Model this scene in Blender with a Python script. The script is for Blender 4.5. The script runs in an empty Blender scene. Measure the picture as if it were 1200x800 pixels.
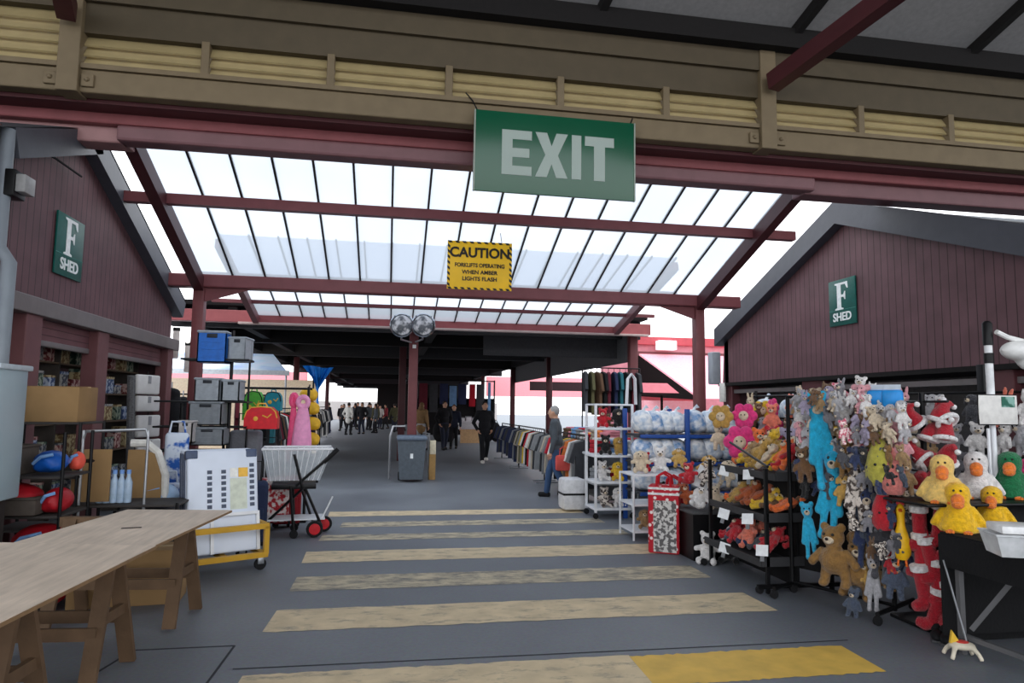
import bpy, bmesh, math, random
from mathutils import Vector, Matrix, Euler, noise as mnoise
PI = math.pi
rnd = random.Random(7)
SC = bpy.context.scene
COL = SC.collection
# ---------------------------------------------------------------- camera model (24 mm on a 36 mm sensor)
F, EYE = 800.0, 1.6
YAW, PIT, ROLL = math.atan(140/F), math.atan(76.7/F), 0.012
_f = Vector((math.sin(YAW)*math.cos(PIT), math.cos(YAW)*math.cos(PIT), math.sin(PIT)))
_r = Vector((math.cos(YAW), -math.sin(YAW), 0)); _u = _r.cross(_f)
_R = _r*math.cos(ROLL)+_u*math.sin(ROLL); _U = _u*math.cos(ROLL)-_r*math.sin(ROLL)
def ray(u, v): return _R*((u-600)/F)+_U*((400-v)/F)+_f
def atY(u, v, y): k = ray(u, v); return Vector((0, 0, EYE))+k*(y/k.y)
def atX(u, v, x): k = ray(u, v); return Vector((0, 0, EYE))+k*(x/k.x)
def atZ(u, v, z=0.0): k = ray(u, v); return Vector((0, 0, EYE))+k*((z-EYE)/k.z)
def atP(u, v, p, d):                      # on the vertical plane through p along direction d
    k = ray(u, v); n = Vector((d[1], -d[0], 0)); o = Vector((0, 0, EYE))
    return o+k*((Vector((p[0], p[1], 0))-o).dot(n)/k.dot(n))
# ---------------------------------------------------------------- materials
def lin(c):
    return tuple((x/255/12.92 if x/255 <= .04045 else ((x/255+.055)/1.055)**2.4) for x in c)
_M = {}
def mat(key, rgb, rough=.7, metal=0., var=.12, scale=18., bump=0., bscale=60., sheen=0., alpha=None, spec=.3, rgb2=None, emit=0.):
    """A noise-varied surface of one colour (rgb 0-255)."""
    if key in _M: return _M[key]
    m = bpy.data.materials.new(key); m.use_nodes = True
    nt = m.node_tree; N = nt.nodes; L = nt.links
    b = N['Principled BSDF']
    tc = N.new('ShaderNodeTexCoord'); nz = N.new('ShaderNodeTexNoise'); nz.inputs['Scale'].default_value = scale
    nz.inputs['Detail'].default_value = 4
    L.new(tc.outputs['Object'], nz.inputs['Vector'])
    rp = N.new('ShaderNodeValToRGB'); c = lin(rgb); c2 = lin(rgb2) if rgb2 else None
    rp.color_ramp.elements[0].position = .3; rp.color_ramp.elements[1].position = .7
    rp.color_ramp.elements[0].color = tuple(max(0, x*(1-var)) for x in c)+(1,)
    rp.color_ramp.elements[1].color = (tuple(c2) if c2 else tuple(min(1, x*(1+var)) for x in c))+(1,)
    L.new(nz.outputs['Fac'], rp.inputs['Fac']); L.new(rp.outputs['Color'], b.inputs['Base Color'])
    b.inputs['Roughness'].default_value = rough; b.inputs['Metallic'].default_value = metal
    b.inputs['Specular IOR Level'].default_value = spec
    if sheen: b.inputs['Sheen Weight'].default_value = sheen
    if bump:
        n2 = N.new('ShaderNodeTexNoise'); n2.inputs['Scale'].default_value = bscale; n2.inputs['Detail'].default_value = 5
        L.new(tc.outputs['Object'], n2.inputs['Vector'])
        bp = N.new('ShaderNodeBump'); bp.inputs['Strength'].default_value = bump; bp.inputs['Distance'].default_value = .02
        L.new(n2.outputs['Fac'], bp.inputs['Height']); L.new(bp.outputs['Normal'], b.inputs['Normal'])
    if alpha is not None: b.inputs['Alpha'].default_value = alpha
    if emit:
        L.new(rp.outputs['Color'], b.inputs['Emission Color']); b.inputs['Emission Strength'].default_value = emit
    _M[key] = m; return m
def plush(key, rgb): return mat('plush_'+key, rgb, .95, 0, .22, 35, .8, 90, .25)
def cloth(key, rgb): return mat('cloth_'+key, rgb, .9, 0, .12, 8, .3, 40)
def paint(key, rgb, rough=.45): return mat('paint_'+key, rgb, rough, 0, .08, 6, .05, 25)
def boards(key, rgb, axis, pitch, depth=.5, dark=.45):
    """Painted boards: narrow dark grooves every <pitch> metres along one axis."""
    if key in _M: return _M[key]
    m = mat(key, rgb, .6, 0, .16, 3); nt = m.node_tree; N = nt.nodes; L = nt.links; b = N['Principled BSDF']
    tc = N.new('ShaderNodeTexCoord'); sp = N.new('ShaderNodeSeparateXYZ'); L.new(tc.outputs['Object'], sp.inputs[0])
    def mth(op, a, bb=None):
        n = N.new('ShaderNodeMath'); n.operation = op
        for i, x in enumerate((a, bb)):
            if x is None: continue
            if isinstance(x, (int, float)): n.inputs[i].default_value = x
            else: L.new(x, n.inputs[i])
        return n.outputs[0]
    fr = mth('FRACT', mth('DIVIDE', sp.outputs[axis], pitch))
    g = mth('LESS_THAN', fr, .1)
    col = b.inputs['Base Color'].links[0].from_socket
    mx = N.new('ShaderNodeMix'); mx.data_type = 'RGBA'; mx.blend_type = 'MULTIPLY'
    L.new(mth('MULTIPLY', g, dark), mx.inputs['Factor']); L.new(col, mx.inputs['A']); mx.inputs['B'].default_value = (.15, .15, .15, 1)
    L.new(mx.outputs['Result'], b.inputs['Base Color'])
    bp = N.new('ShaderNodeBump'); bp.inputs['Strength'].default_value = depth; bp.inputs['Distance'].default_value = .015; bp.invert = True
    L.new(g, bp.inputs['Height']); L.new(bp.outputs['Normal'], b.inputs['Normal'])
    return m
def pattern(key, rgb, rgb2, scale=30., kind='noise', lo=.45, hi=.55, rough=.85):
    """Two-colour printed cloth or paper."""
    if key in _M: return _M[key]
    m = bpy.data.materials.new(key); m.use_nodes = True; nt = m.node_tree; N = nt.nodes; L = nt.links; b = N['Principled BSDF']
    tc = N.new('ShaderNodeTexCoord')
    if kind == 'voronoi':
        t = N.new('ShaderNodeTexVoronoi'); t.inputs['Scale'].default_value = scale; out = t.outputs['Distance']
    elif kind in ('x', 'y', 'z'):
        t = N.new('ShaderNodeTexWave'); t.wave_type = 'BANDS'; t.bands_direction = kind.upper(); t.inputs['Scale'].default_value = scale; out = t.outputs['Fac']
    else:
        t = N.new('ShaderNodeTexNoise'); t.inputs['Scale'].default_value = scale; t.inputs['Detail'].default_value = 3; out = t.outputs['Fac']
    L.new(tc.outputs['Object'], t.inputs['Vector'])
    rp = N.new('ShaderNodeValToRGB'); e = rp.color_ramp.elements
    e[0].position, e[1].position = lo, hi; e[0].color = lin(rgb)+(1,); e[1].color = lin(rgb2)+(1,)
    L.new(out, rp.inputs['Fac']); L.new(rp.outputs['Color'], b.inputs['Base Color']); b.inputs['Roughness'].default_value = rough
    _M[key] = m; return m
# ---------------------------------------------------------------- mesh builder
class MB:
    def __init__(s): s.v = []; s.f = []; s.mi = []
    def add(s, vs, fs, mi=0):
        o = len(s.v); s.v += [Vector(x) for x in vs]; s.f += [tuple(i+o for i in f) for f in fs]; s.mi += [mi]*len(fs); return s
    def box(s, lo, hi, mi=0, M=None):
        (a, b, c), (d, e, f) = lo, hi
        vs = [(a,b,c),(d,b,c),(d,e,c),(a,e,c),(a,b,f),(d,b,f),(d,e,f),(a,e,f)]
        if M is not None: vs = [M@Vector(x) for x in vs]
        return s.add(vs, [(3,2,1,0),(4,5,6,7),(0,1,5,4),(1,2,6,5),(2,3,7,6),(3,0,4,7)], mi)
    def rbox(s, lo, hi, r=.02, mi=0, M=None, seg=2):
        bm = bmesh.new(); bmesh.ops.create_cube(bm, size=1)
        for v in bm.verts: v.co = Vector([lo[i]+(v.co[i]+.5)*(hi[i]-lo[i]) for i in range(3)])
        bmesh.ops.bevel(bm, geom=bm.edges[:], offset=min(r, .49*min(hi[i]-lo[i] for i in range(3))), segments=seg, affect='EDGES', profile=.5)
        bm.verts.index_update()
        vs = [(M@v.co if M is not None else v.co.copy()) for v in bm.verts]; fs = [[v.index for v in f.verts] for f in bm.faces]
        bm.free(); return s.add(vs, fs, mi)
    def tube(s, pts, r, n=8, mi=0, closed=False, cap=True):
        pts = [Vector(p) for p in pts]; rs = r if isinstance(r, (list, tuple)) else [r]*len(pts)
        vs, fs = [], []; L = len(pts); up = None
        for i, p in enumerate(pts):
            if closed: t = pts[(i+1) % L]-pts[i-1]
            else: t = pts[min(i+1, L-1)]-pts[max(i-1, 0)]
            t = t.normalized() if t.length > 1e-9 else Vector((0, 0, 1))
            if up is None:
                a = Vector((0, 0, 1)) if abs(t.z) < .9 else Vector((1, 0, 0)); up = (a-t*a.dot(t)).normalized()
            else:
                up = up-t*up.dot(t)
                up = up.normalized() if up.length > 1e-6 else Vector((1, 0, 0))
            w = t.cross(up)
            for k in range(n):
                q = 2*PI*k/n; vs.append(p+(up*math.cos(q)+w*math.sin(q))*rs[i])
        for i in range(L if closed else L-1):
            j = (i+1) % L
            for k in range(n): fs.append((i*n+k, i*n+(k+1) % n, j*n+(k+1) % n, j*n+k))
        if cap and not closed: fs += [tuple(range(n-1, -1, -1)), tuple((L-1)*n+k for k in range(n))]
        return s.add(vs, fs, mi)
    def bar(s, a, b, w, h, mi=0, up=(0, 0, 1)):
        a, b = Vector(a), Vector(b); t = (b-a).normalized(); up = Vector(up)
        if abs(t.dot(up)) > .95: up = Vector((0, 1, 0))
        sd = t.cross(up).normalized(); u2 = sd.cross(t)
        vs = [p+sd*(i*w/2)+u2*(j*h/2) for p in (a, b) for i, j in ((-1,-1),(1,-1),(1,1),(-1,1))]
        return s.add(vs, [(3,2,1,0),(4,5,6,7),(0,1,5,4),(1,2,6,5),(2,3,7,6),(3,0,4,7)], mi)
    def ball(s, c, r, mi=0, nu=12, nv=8, M=None):
        r = r if isinstance(r, (list, tuple)) else (r, r, r); c = Vector(c); vs, fs = [], []
        for j in range(1, nv):
            a = PI*j/nv
            for i in range(nu):
                b = 2*PI*i/nu; p = Vector((r[0]*math.sin(a)*math.cos(b), r[1]*math.sin(a)*math.sin(b), r[2]*math.cos(a)))
                vs.append(c+(M@p if M is not None else p))
        p = Vector((0, 0, r[2])); vs += [c+(M@p if M is not None else p), c-(M@p if M is not None else p)]
        T, B = len(vs)-2, len(vs)-1
        for j in range(nv-2):
            for i in range(nu): fs.append((j*nu+i, (j+1)*nu+i, (j+1)*nu+(i+1) % nu, j*nu+(i+1) % nu))
        for i in range(nu): fs += [(T, i, (i+1) % nu), (B, (nv-2)*nu+(i+1) % nu, (nv-2)*nu+i)]
        return s.add(vs, fs, mi)
    def lathe(s, prof, c=(0, 0, 0), n=16, mi=0, M=None):
        vs, fs = [], []; c = Vector(c)
        for (r, z) in prof:
            for k in range(n):
                q = 2*PI*k/n; p = Vector((max(r, 1e-4)*math.cos(q), max(r, 1e-4)*math.sin(q), z)); vs.append(c+(M@p if M is not None else p))
        m = len(prof)
        for i in range(m-1):
            for k in range(n): fs.append((i*n+k, i*n+(k+1) % n, (i+1)*n+(k+1) % n, (i+1)*n+k))
        fs += [tuple(range(n-1, -1, -1)), tuple((m-1)*n+k for k in range(n))]
        return s.add(vs, fs, mi)
    def prism(s, poly, d, M=None, mi=0):
        """poly (x, z) in the XZ plane pushed from y=0 to y=d (front face at y=0 looking to -Y)."""
        n = len(poly); vs = [Vector((x, 0, z)) for x, z in poly]+[Vector((x, d, z)) for x, z in poly]
        if M is not None: vs = [M@v for v in vs]
        fs = [tuple(range(n)), tuple(range(2*n-1, n-1, -1))]+[(i, i+n, (i+1) % n+n, (i+1) % n) for i in range(n)]
        return s.add(vs, fs, mi)
    def quad(s, a, b, c, d, mi=0): return s.add([a, b, c, d], [(0, 1, 2, 3)], mi)
    def xf(s, M): s.v = [M@v for v in s.v]; return s
    def join(s, o, M=None):
        k = len(s.v); s.v += [(M@v if M is not None else v.copy()) for v in o.v]; s.f += [tuple(i+k for i in f) for f in o.f]; s.mi += o.mi; return s
def smooth_faces(me, ang=40):
    for p in me.polygons: p.use_smooth = True
    try: me.set_sharp_from_angle(angle=math.radians(ang))
    except Exception: pass
def mesh_of(name, mb, mats, smooth=True, ang=40):
    me = bpy.data.meshes.new(name); me.from_pydata([tuple(v) for v in mb.v], [], mb.f); me.update()
    bm = bmesh.new(); bm.from_mesh(me); bmesh.ops.recalc_face_normals(bm, faces=bm.faces[:]); bm.to_mesh(me); bm.free()
    for m in (mats if isinstance(mats, (list, tuple)) else [mats]): me.materials.append(m)
    if len(me.polygons) == len(mb.mi):
        for p, i in zip(me.polygons, mb.mi): p.material_index = i
    if smooth: smooth_faces(me, ang)
    return me
def part(name, mb, mats, parent, loc=(0, 0, 0), rot=(0, 0, 0), smooth=True, label=None):
    o = bpy.data.objects.new(name, mesh_of(name, mb, mats, smooth)); COL.objects.link(o)
    o.parent = parent; o.location = loc; o.rotation_euler = rot
    if label: o['label'] = label
    return o
_LABELS = {}
def tag(o, label, cat, group=None, kind=None):
    o['label'] = label; o['category'] = cat
    if group: o['group'] = group
    if kind: o['kind'] = kind
    n = len(label.split())
    if n < 4 or n > 16: print('LABEL WORDS', n, label)
    if label in _LABELS and not group: print('DUP LABEL', label)
    _LABELS[label] = o.name
    return o
def thing(name, label, cat, loc=(0, 0, 0), rz=0., group=None):
    o = bpy.data.objects.new(name, None); COL.objects.link(o); o.empty_display_size = .1
    o.location = loc; o.rotation_euler = (0, 0, rz)
    if label: tag(o, label, cat, group)
    return o
def solo(name, mb, mats, label, cat, loc=None, rot=(0, 0, 0), group=None, smooth=True):
    """A thing that is one mesh. Without loc the mesh is given in world coordinates and re-based on its foot."""
    if loc is None:
        xs = [v.x for v in mb.v]; ys = [v.y for v in mb.v]; zs = [v.z for v in mb.v]
        loc = Vector(((min(xs)+max(xs))/2, (min(ys)+max(ys))/2, min(zs))); mb.v = [v-loc for v in mb.v]
    o = bpy.data.objects.new(name, mesh_of(name, mb, mats, smooth)); COL.objects.link(o)
    o.location = loc; o.rotation_euler = rot
    if label: tag(o, label, cat, group)
    return o
def struct(name, mb, mats, parent=None, smooth=False):
    o = bpy.data.objects.new(name, mesh_of(name, mb, mats, smooth)); COL.objects.link(o)
    if parent: o.parent = parent
    else: o['kind'] = 'structure'
    return o
def copy_thing(src, loc, rot=None, scale=None, label=None, cat=None, group=None, colours=None):
    """Copy of a thing and its parts; colours = {part name or '': material}."""
    def recol(o, key):
        if colours and key in colours and o.type == 'MESH':
            o.material_slots[0].link = 'OBJECT'; o.material_slots[0].material = colours[key]
    c = src.copy(); COL.objects.link(c)
    for k in ('label', 'category', 'group'):
        if k in c: del c[k]
    c.location = loc
    if rot is not None: c.rotation_euler = rot
    if scale is not None: c.scale = scale if isinstance(scale, (tuple, list, Vector)) else (scale,)*3
    recol(c, '')
    for ch in list(src.children):
        d = ch.copy(); COL.objects.link(d); d.parent = c; recol(d, ch.name.split('.')[0])
        for g in ch.children:
            e = g.copy(); COL.objects.link(e); e.parent = d; recol(e, g.name.split('.')[0])
    if label: tag(c, label, cat, group)
    return c
def fused(name, mb, voxel, mats, smooth_iter=2, extra=None):
    """Voxel-fuse overlapping volumes into one continuous skin; returns a mesh."""
    me = mesh_of('tmp', mb, []); o = bpy.data.objects.new('tmp', me); COL.objects.link(o)
    r = o.modifiers.new('r', 'REMESH'); r.mode = 'VOXEL'; r.voxel_size = voxel; r.use_smooth_shade = True
    if smooth_iter:
        s = o.modifiers.new('s', 'SMOOTH'); s.iterations = smooth_iter; s.factor = .5
    dg = bpy.context.evaluated_depsgraph_get(); dg.update()
    out = bpy.data.meshes.new_from_object(o.evaluated_get(dg)); out.name = name
    bpy.data.objects.remove(o); bpy.data.meshes.remove(me)
    if extra is not None:
        bm = bmesh.new(); bm.from_mesh(out); m2 = mesh_of('x', extra, []); bm.from_mesh(m2); bm.to_mesh(out); bm.free(); bpy.data.meshes.remove(m2)
    out.materials.clear()
    for m in (mats if isinstance(mats, (list, tuple)) else [mats]): out.materials.append(m)
    for p in out.polygons: p.use_smooth = True
    return out
def part_mesh(name, me, parent, loc=(0, 0, 0), rot=(0, 0, 0)):
    o = bpy.data.objects.new(name, me); COL.objects.link(o); o.parent = parent; o.location = loc; o.rotation_euler = rot; return o
def text_part(s, size, m, parent, loc, rot, name='lettering', bold=0., xs=1., align='CENTER', depth=.003):
    c = bpy.data.curves.new('txt', 'FONT'); c.body = s; c.size = size; c.align_x = align; c.align_y = 'CENTER'; c.offset = bold; c.extrude = depth
    c.space_line = 1.05
    o = bpy.data.objects.new('txt', c); COL.objects.link(o); dg = bpy.context.evaluated_depsgraph_get(); dg.update()
    me = bpy.data.meshes.new_from_object(o.evaluated_get(dg)); bpy.data.objects.remove(o); bpy.data.curves.remove(c)
    for v in me.vertices: v.co.x *= xs
    me.materials.clear(); me.materials.append(m); p = part_mesh(name, me, parent, loc, rot); return p
def ORD(i): return ['first', 'second', 'third', 'fourth', 'fifth', 'sixth', 'seventh', 'eighth', 'ninth', 'tenth', 'eleventh', 'twelfth', 'thirteenth', 'fourteenth', 'fifteenth', 'sixteenth', 'seventeenth', 'eighteenth', 'nineteenth', 'twentieth'][i] if i < 20 else '%dth' % (i+1)
RX90 = (PI/2, 0, 0)
# ================================================================ camera, world, view
cd = bpy.data.cameras.new('camera'); cam = bpy.data.objects.new('camera', cd); COL.objects.link(cam)
cd.sensor_width = 36; cd.lens = 24; cd.clip_end = 500
m4 = Matrix((_R, _U, -_f)).transposed().to_4x4(); m4.translation = (0, 0, EYE); cam.matrix_world = m4
SC.camera = cam
w = bpy.data.worlds.new('world'); SC.world = w; w.use_nodes = True
wn = w.node_tree.nodes; bg = wn['Background']
tcw = wn.new('ShaderNodeTexCoord'); spw = wn.new('ShaderNodeSeparateXYZ'); w.node_tree.links.new(tcw.outputs['Generated'], spw.inputs[0])
rw = wn.new('ShaderNodeValToRGB'); ew = rw.color_ramp.elements
ew[0].position = 0.; ew[0].color = (.9, .9, .92, 1); ew[1].position = .7; ew[1].color = (.86, .93, 1., 1)
w.node_tree.links.new(spw.outputs['Z'], rw.inputs['Fac']); w.node_tree.links.new(rw.outputs['Color'], bg.inputs['Color'])
bg.inputs['Strength'].default_value = 2.65
SC.view_settings.view_transform = 'Standard'; SC.view_settings.look = 'None'; SC.view_settings.exposure = 0
SC.cycles.max_bounces = 8; SC.cycles.diffuse_bounces = 4; SC.cycles.transparent_max_bounces = 16
SC.cycles.use_denoising = True
# ================================================================ colours shared by the steelwork
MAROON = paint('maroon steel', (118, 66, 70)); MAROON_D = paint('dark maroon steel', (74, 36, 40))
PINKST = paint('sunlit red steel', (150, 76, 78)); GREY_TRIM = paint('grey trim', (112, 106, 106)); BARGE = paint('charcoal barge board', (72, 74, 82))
CREAM = paint('cream timber', (112, 98, 75), .6); CREAM_L = paint('backlit louvre slat', (158, 142, 102), .6); CREAM_U = paint('shaded cream timber', (78, 68, 51), .6)  # slat cream paled to stand for light coming through from behind
DARK = mat('dark roof lining', (24, 22, 22), .9); BLACK = mat('black steel', (18, 18, 20), .4, .3); WHITE_ST = paint('white steel', (222, 224, 228), .4)
STEEL = mat('bare steel', (165, 168, 172), .35, .8); RUBBER = mat('black rubber', (20, 20, 22), .8)
# ================================================================ floor
def floor_mat():
    m = bpy.data.materials.new('painted asphalt'); m.use_nodes = True; nt = m.node_tree; N = nt.nodes; L = nt.links; b = N['Principled BSDF']
    tc = N.new('ShaderNodeTexCoord'); n1 = N.new('ShaderNodeTexNoise'); n1.inputs['Scale'].default_value = .7; n1.inputs['Detail'].default_value = 6
    n2 = N.new('ShaderNodeTexNoise'); n2.inputs['Scale'].default_value = 40; n2.inputs['Detail'].default_value = 4
    for n in (n1, n2): L.new(tc.outputs['Object'], n.inputs['Vector'])
    r = N.new('ShaderNodeValToRGB'); r.color_ramp.elements[0].position = .3; r.color_ramp.elements[1].position = .72
    r.color_ramp.elements[0].color = lin((102, 105, 112))+(1,); r.color_ramp.elements[1].color = lin((121, 125, 131))+(1,)
    L.new(n1.outputs['Fac'], r.inputs['Fac'])
    mx = N.new('ShaderNodeMix'); mx.data_type = 'RGBA'; mx.blend_type = 'OVERLAY'; mx.inputs['Factor'].default_value = .25
    L.new(r.outputs['Color'], mx.inputs['A']); L.new(n2.outputs['Color'], mx.inputs['B']); L.new(mx.outputs['Result'], b.inputs['Base Color'])
    rr = N.new('ShaderNodeMapRange'); rr.inputs['To Min'].default_value = .42; rr.inputs['To Max'].default_value = .62
    L.new(n1.outputs['Fac'], rr.inputs['Value']); L.new(rr.outputs['Result'], b.inputs['Roughness'])
    b.inputs['Specular IOR Level'].default_value = .35
    bp = N.new('ShaderNodeBump'); bp.inputs['Strength'].default_value = .12; bp.inputs['Distance'].default_value = .01
    L.new(n2.outputs['Fac'], bp.inputs['Height']); L.new(bp.outputs['Normal'], b.inputs['Normal'])
    return m
FLOORM = floor_mat()
floor = struct('floor', MB().quad((-60, -25, 0), (60, -25, 0), (60, 140, 0), (-60, 140, 0)), FLOORM)
def stripe_mat(key, rgb, worn):
    m = mat(key, rgb, .6, 0, .14, 5); nt = m.node_tree; N = nt.nodes; L = nt.links; b = N['Principled BSDF']
    col = b.inputs['Base Color'].links[0].from_socket
    tc = N.new('ShaderNodeTexCoord'); mp = N.new('ShaderNodeMapping'); mp.inputs['Scale'].default_value = (1, 2.2, 1); L.new(tc.outputs['Object'], mp.inputs[0])
    n = N.new('ShaderNodeTexNoise'); n.inputs['Scale'].default_value = 4; n.inputs['Detail'].default_value = 9; n.inputs['Roughness'].default_value = .72
    L.new(mp.outputs[0], n.inputs['Vector'])
    r = N.new('ShaderNodeValToRGB'); r.color_ramp.elements[0].position = worn-.05; r.color_ramp.elements[1].position = worn+.14
    L.new(n.outputs['Fac'], r.inputs['Fac'])
    mx = N.new('ShaderNodeMix'); mx.data_type = 'RGBA'; L.new(r.outputs['Color'], mx.inputs['Factor'])
    mx.inputs['A'].default_value = lin((112, 110, 106))+(1,); L.new(col, mx.inputs['B']); L.new(mx.outputs['Result'], b.inputs['Base Color'])
    return m
ST_OLD = stripe_mat('worn cream road paint', (208, 188, 154), .34); ST_WORN = stripe_mat('faded cream road paint', (194, 180, 152), .43); ST_NEW = stripe_mat('yellow road paint', (216, 176, 82), .22)
def ragged(x0, x1, y0, y1, z=.0025, seed=0):
    n = 44; r = random.Random(seed); lo, hi = [], []
    for i in range(n+1):
        t = i/n; x = x0+(x1-x0)*t; e = r.uniform(-.012, .012)
        lo.append(Vector((x, y0+e, z))); hi.append(Vector((x+(r.uniform(-.02, .02) if i in (0, n) else 0), y1+r.uniform(-.012, .012), z)))
    mb = MB()
    for i in range(n): mb.quad(lo[i], lo[i+1], hi[i+1], hi[i])
    return mb
for i, (x0, x1, y0, y1, m) in enumerate([(-.83, 1.55, 3.94, 4.41, ST_OLD), (1.55, 3.06, 3.92, 4.39, ST_NEW), (-.85, 3.1, 5.2, 5.73, ST_OLD), (-.82, 3.06, 6.28, 6.78, ST_WORN), (-.85, 3.1, 7.36, 7.9, ST_OLD),
        (-.8, 3.05, 8.5, 8.86, ST_WORN), (-.62, 3.0, 9.4, 9.78, ST_WORN), (-.85, 2.95, 10.3, 10.75, ST_OLD)]):
    struct('painted_stripe', ragged(x0, x1, y0, y1, seed=i), m, floor)
struct('floor_joint', MB().quad((-.9, 4.52, .002), (3.2, 4.47, .002), (3.2, 4.485, .002), (-.9, 4.535, .002)), mat('joint sealant', (44, 45, 50), .8), floor)
hm = MB()
for a, b in (((-1.6, 4.95), (-.98, 4.95)), ((-.98, 4.95), (-1.0, 4.25)), ((-1.0, 4.25), (-1.75, 4.25)), ((-1.75, 4.25), (-1.6, 4.95))): hm.bar((a[0], a[1], .0015), (b[0], b[1], .0015), .014, .003)
struct('floor_hatch', hm, mat('hatch seam', (52, 53, 58), .8), floor)
# ================================================================ near shed: roof, louvred fascia, maroon eave beam
def bx(*a): return MB().box(*a)
ceil = struct('ceiling', MB().quad((-16, -6, 11.0), (20, -6, 11.0), (20, 7.25, 6.08), (-16, 7.25, 6.08)), mat('grey roof sheeting', (112, 110, 109), .8))
_nt = ceil.data.materials[0].node_tree; _tl = _nt.nodes.new('ShaderNodeBsdfTranslucent'); _tl.inputs['Color'].default_value = (.016, .0155, .0155, 1)
_ad = _nt.nodes.new('ShaderNodeAddShader'); _nt.links.new(_nt.nodes['Principled BSDF'].outputs[0], _ad.inputs[0]); _nt.links.new(_tl.outputs[0], _ad.inputs[1]); _nt.links.new(_ad.outputs[0], _nt.nodes['Material Output'].inputs['Surface'])
dk = struct('trim_1', bx((-16, 7.0, 5.86), (20, 7.36, 6.1)), DARK)
for i, x in enumerate((-8.2, -2.2, .2, 2.5, 4.9, 7.3, 9.7)): struct('purlin', MB().bar((x-.3, 7.2, 6.03), (x+1.2, -5, 10.5), .09, .12), DARK)
for y in (4.6, 1.2): struct('cross_beam', MB().bar((-16, y, 6.08+(7.25-y)*.371-.1), (20, y, 6.08+(7.25-y)*.371-.1), .14, .14), DARK)
for x in (-3.25, 4.3): struct('steel_strut', MB().bar((x, 7.05, 5.42), (x+.95, 3.6, 5.98), .16, .2), MAROON_D)
fy = 7.2
struct('trim_2', MB().rbox((-16, fy, 4.68), (20, fy+.16, 4.92), .015), CREAM)                      # bottom chord
struct('trim_3', bx((-16, fy-.03, 4.92), (20, fy+.18, 4.97)), CREAM)                               # sill
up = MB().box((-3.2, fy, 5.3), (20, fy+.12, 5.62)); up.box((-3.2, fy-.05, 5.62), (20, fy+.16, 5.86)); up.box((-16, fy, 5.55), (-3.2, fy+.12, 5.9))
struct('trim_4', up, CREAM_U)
for x in (-10.8, -3.25, 4.3, 11.85):
    p = MB().rbox((x-.1, fy-.07, 4.66), (x+.1, fy+.2, 5.88), .01)
    struct('fascia_post', p, CREAM)
    b = MB()
    for s in (-1, 1): b.rbox((x+s*.17-.06, fy-.03, 4.73), (x+s*.17+.06, fy+.02, 4.86), .01); b.ball((x+s*.17, fy-.03, 4.8), .025)
    struct('bolt_plate', b, CREAM)
MUL = [-9.5, -8.3, -7.0, -5.8, -4.5]+[-3.25+1.258*k for k in range(1, 6)]+[4.3+1.258*k for k in range(1, 6)]
for x in MUL: struct('louvre_mullion', MB().rbox((x-.04, fy-.02, 4.95), (x+.04, fy+.14, 5.32 if x > -3.2 else 5.55), .008), CREAM)
def louvres(x0, x1, z0, z1, n):
    mb = MB()
    for i in range(n):
        z = z0+(z1-z0)*(i+.5)/n; h = (z1-z0)/n*.5
        mb.add([(x0, fy+.02, z-h*1.2), (x1, fy+.02, z-h*1.2), (x1, fy+.1, z+h*1.25), (x0, fy+.1, z+h*1.25), (x0, fy+.035, z-h*1.2-.012), (x1, fy+.035, z-h*1.2-.012), (x1, fy+.115, z+h*1.25-.012), (x0, fy+.115, z+h*1.25-.012)],
               [(0, 1, 2, 3), (7, 6, 5, 4), (0, 4, 5, 1), (3, 2, 6, 7), (0, 3, 7, 4), (1, 5, 6, 2)])
    return mb
XS = [-3.25]+[-3.25+1.258*k for k in range(1, 6)]+[4.3]+[4.3+1.258*k for k in range(1, 6)]+[11.85]
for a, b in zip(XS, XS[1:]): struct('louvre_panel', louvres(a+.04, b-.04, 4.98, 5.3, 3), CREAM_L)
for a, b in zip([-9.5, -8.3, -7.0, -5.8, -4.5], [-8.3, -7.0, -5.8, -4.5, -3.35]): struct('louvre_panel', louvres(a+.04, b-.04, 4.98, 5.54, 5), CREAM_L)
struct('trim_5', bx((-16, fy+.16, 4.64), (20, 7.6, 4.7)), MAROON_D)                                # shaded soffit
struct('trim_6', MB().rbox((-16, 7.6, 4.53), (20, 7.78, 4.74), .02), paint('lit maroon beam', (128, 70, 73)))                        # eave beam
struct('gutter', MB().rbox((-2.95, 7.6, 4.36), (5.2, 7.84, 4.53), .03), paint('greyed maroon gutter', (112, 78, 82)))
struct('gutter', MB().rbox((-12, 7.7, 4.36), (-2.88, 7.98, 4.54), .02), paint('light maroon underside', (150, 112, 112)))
struct('gutter', MB().rbox((5.1, 7.7, 4.34), (18, 7.98, 4.54), .02), paint('greyed maroon gutter', (112, 78, 82)))
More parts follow.
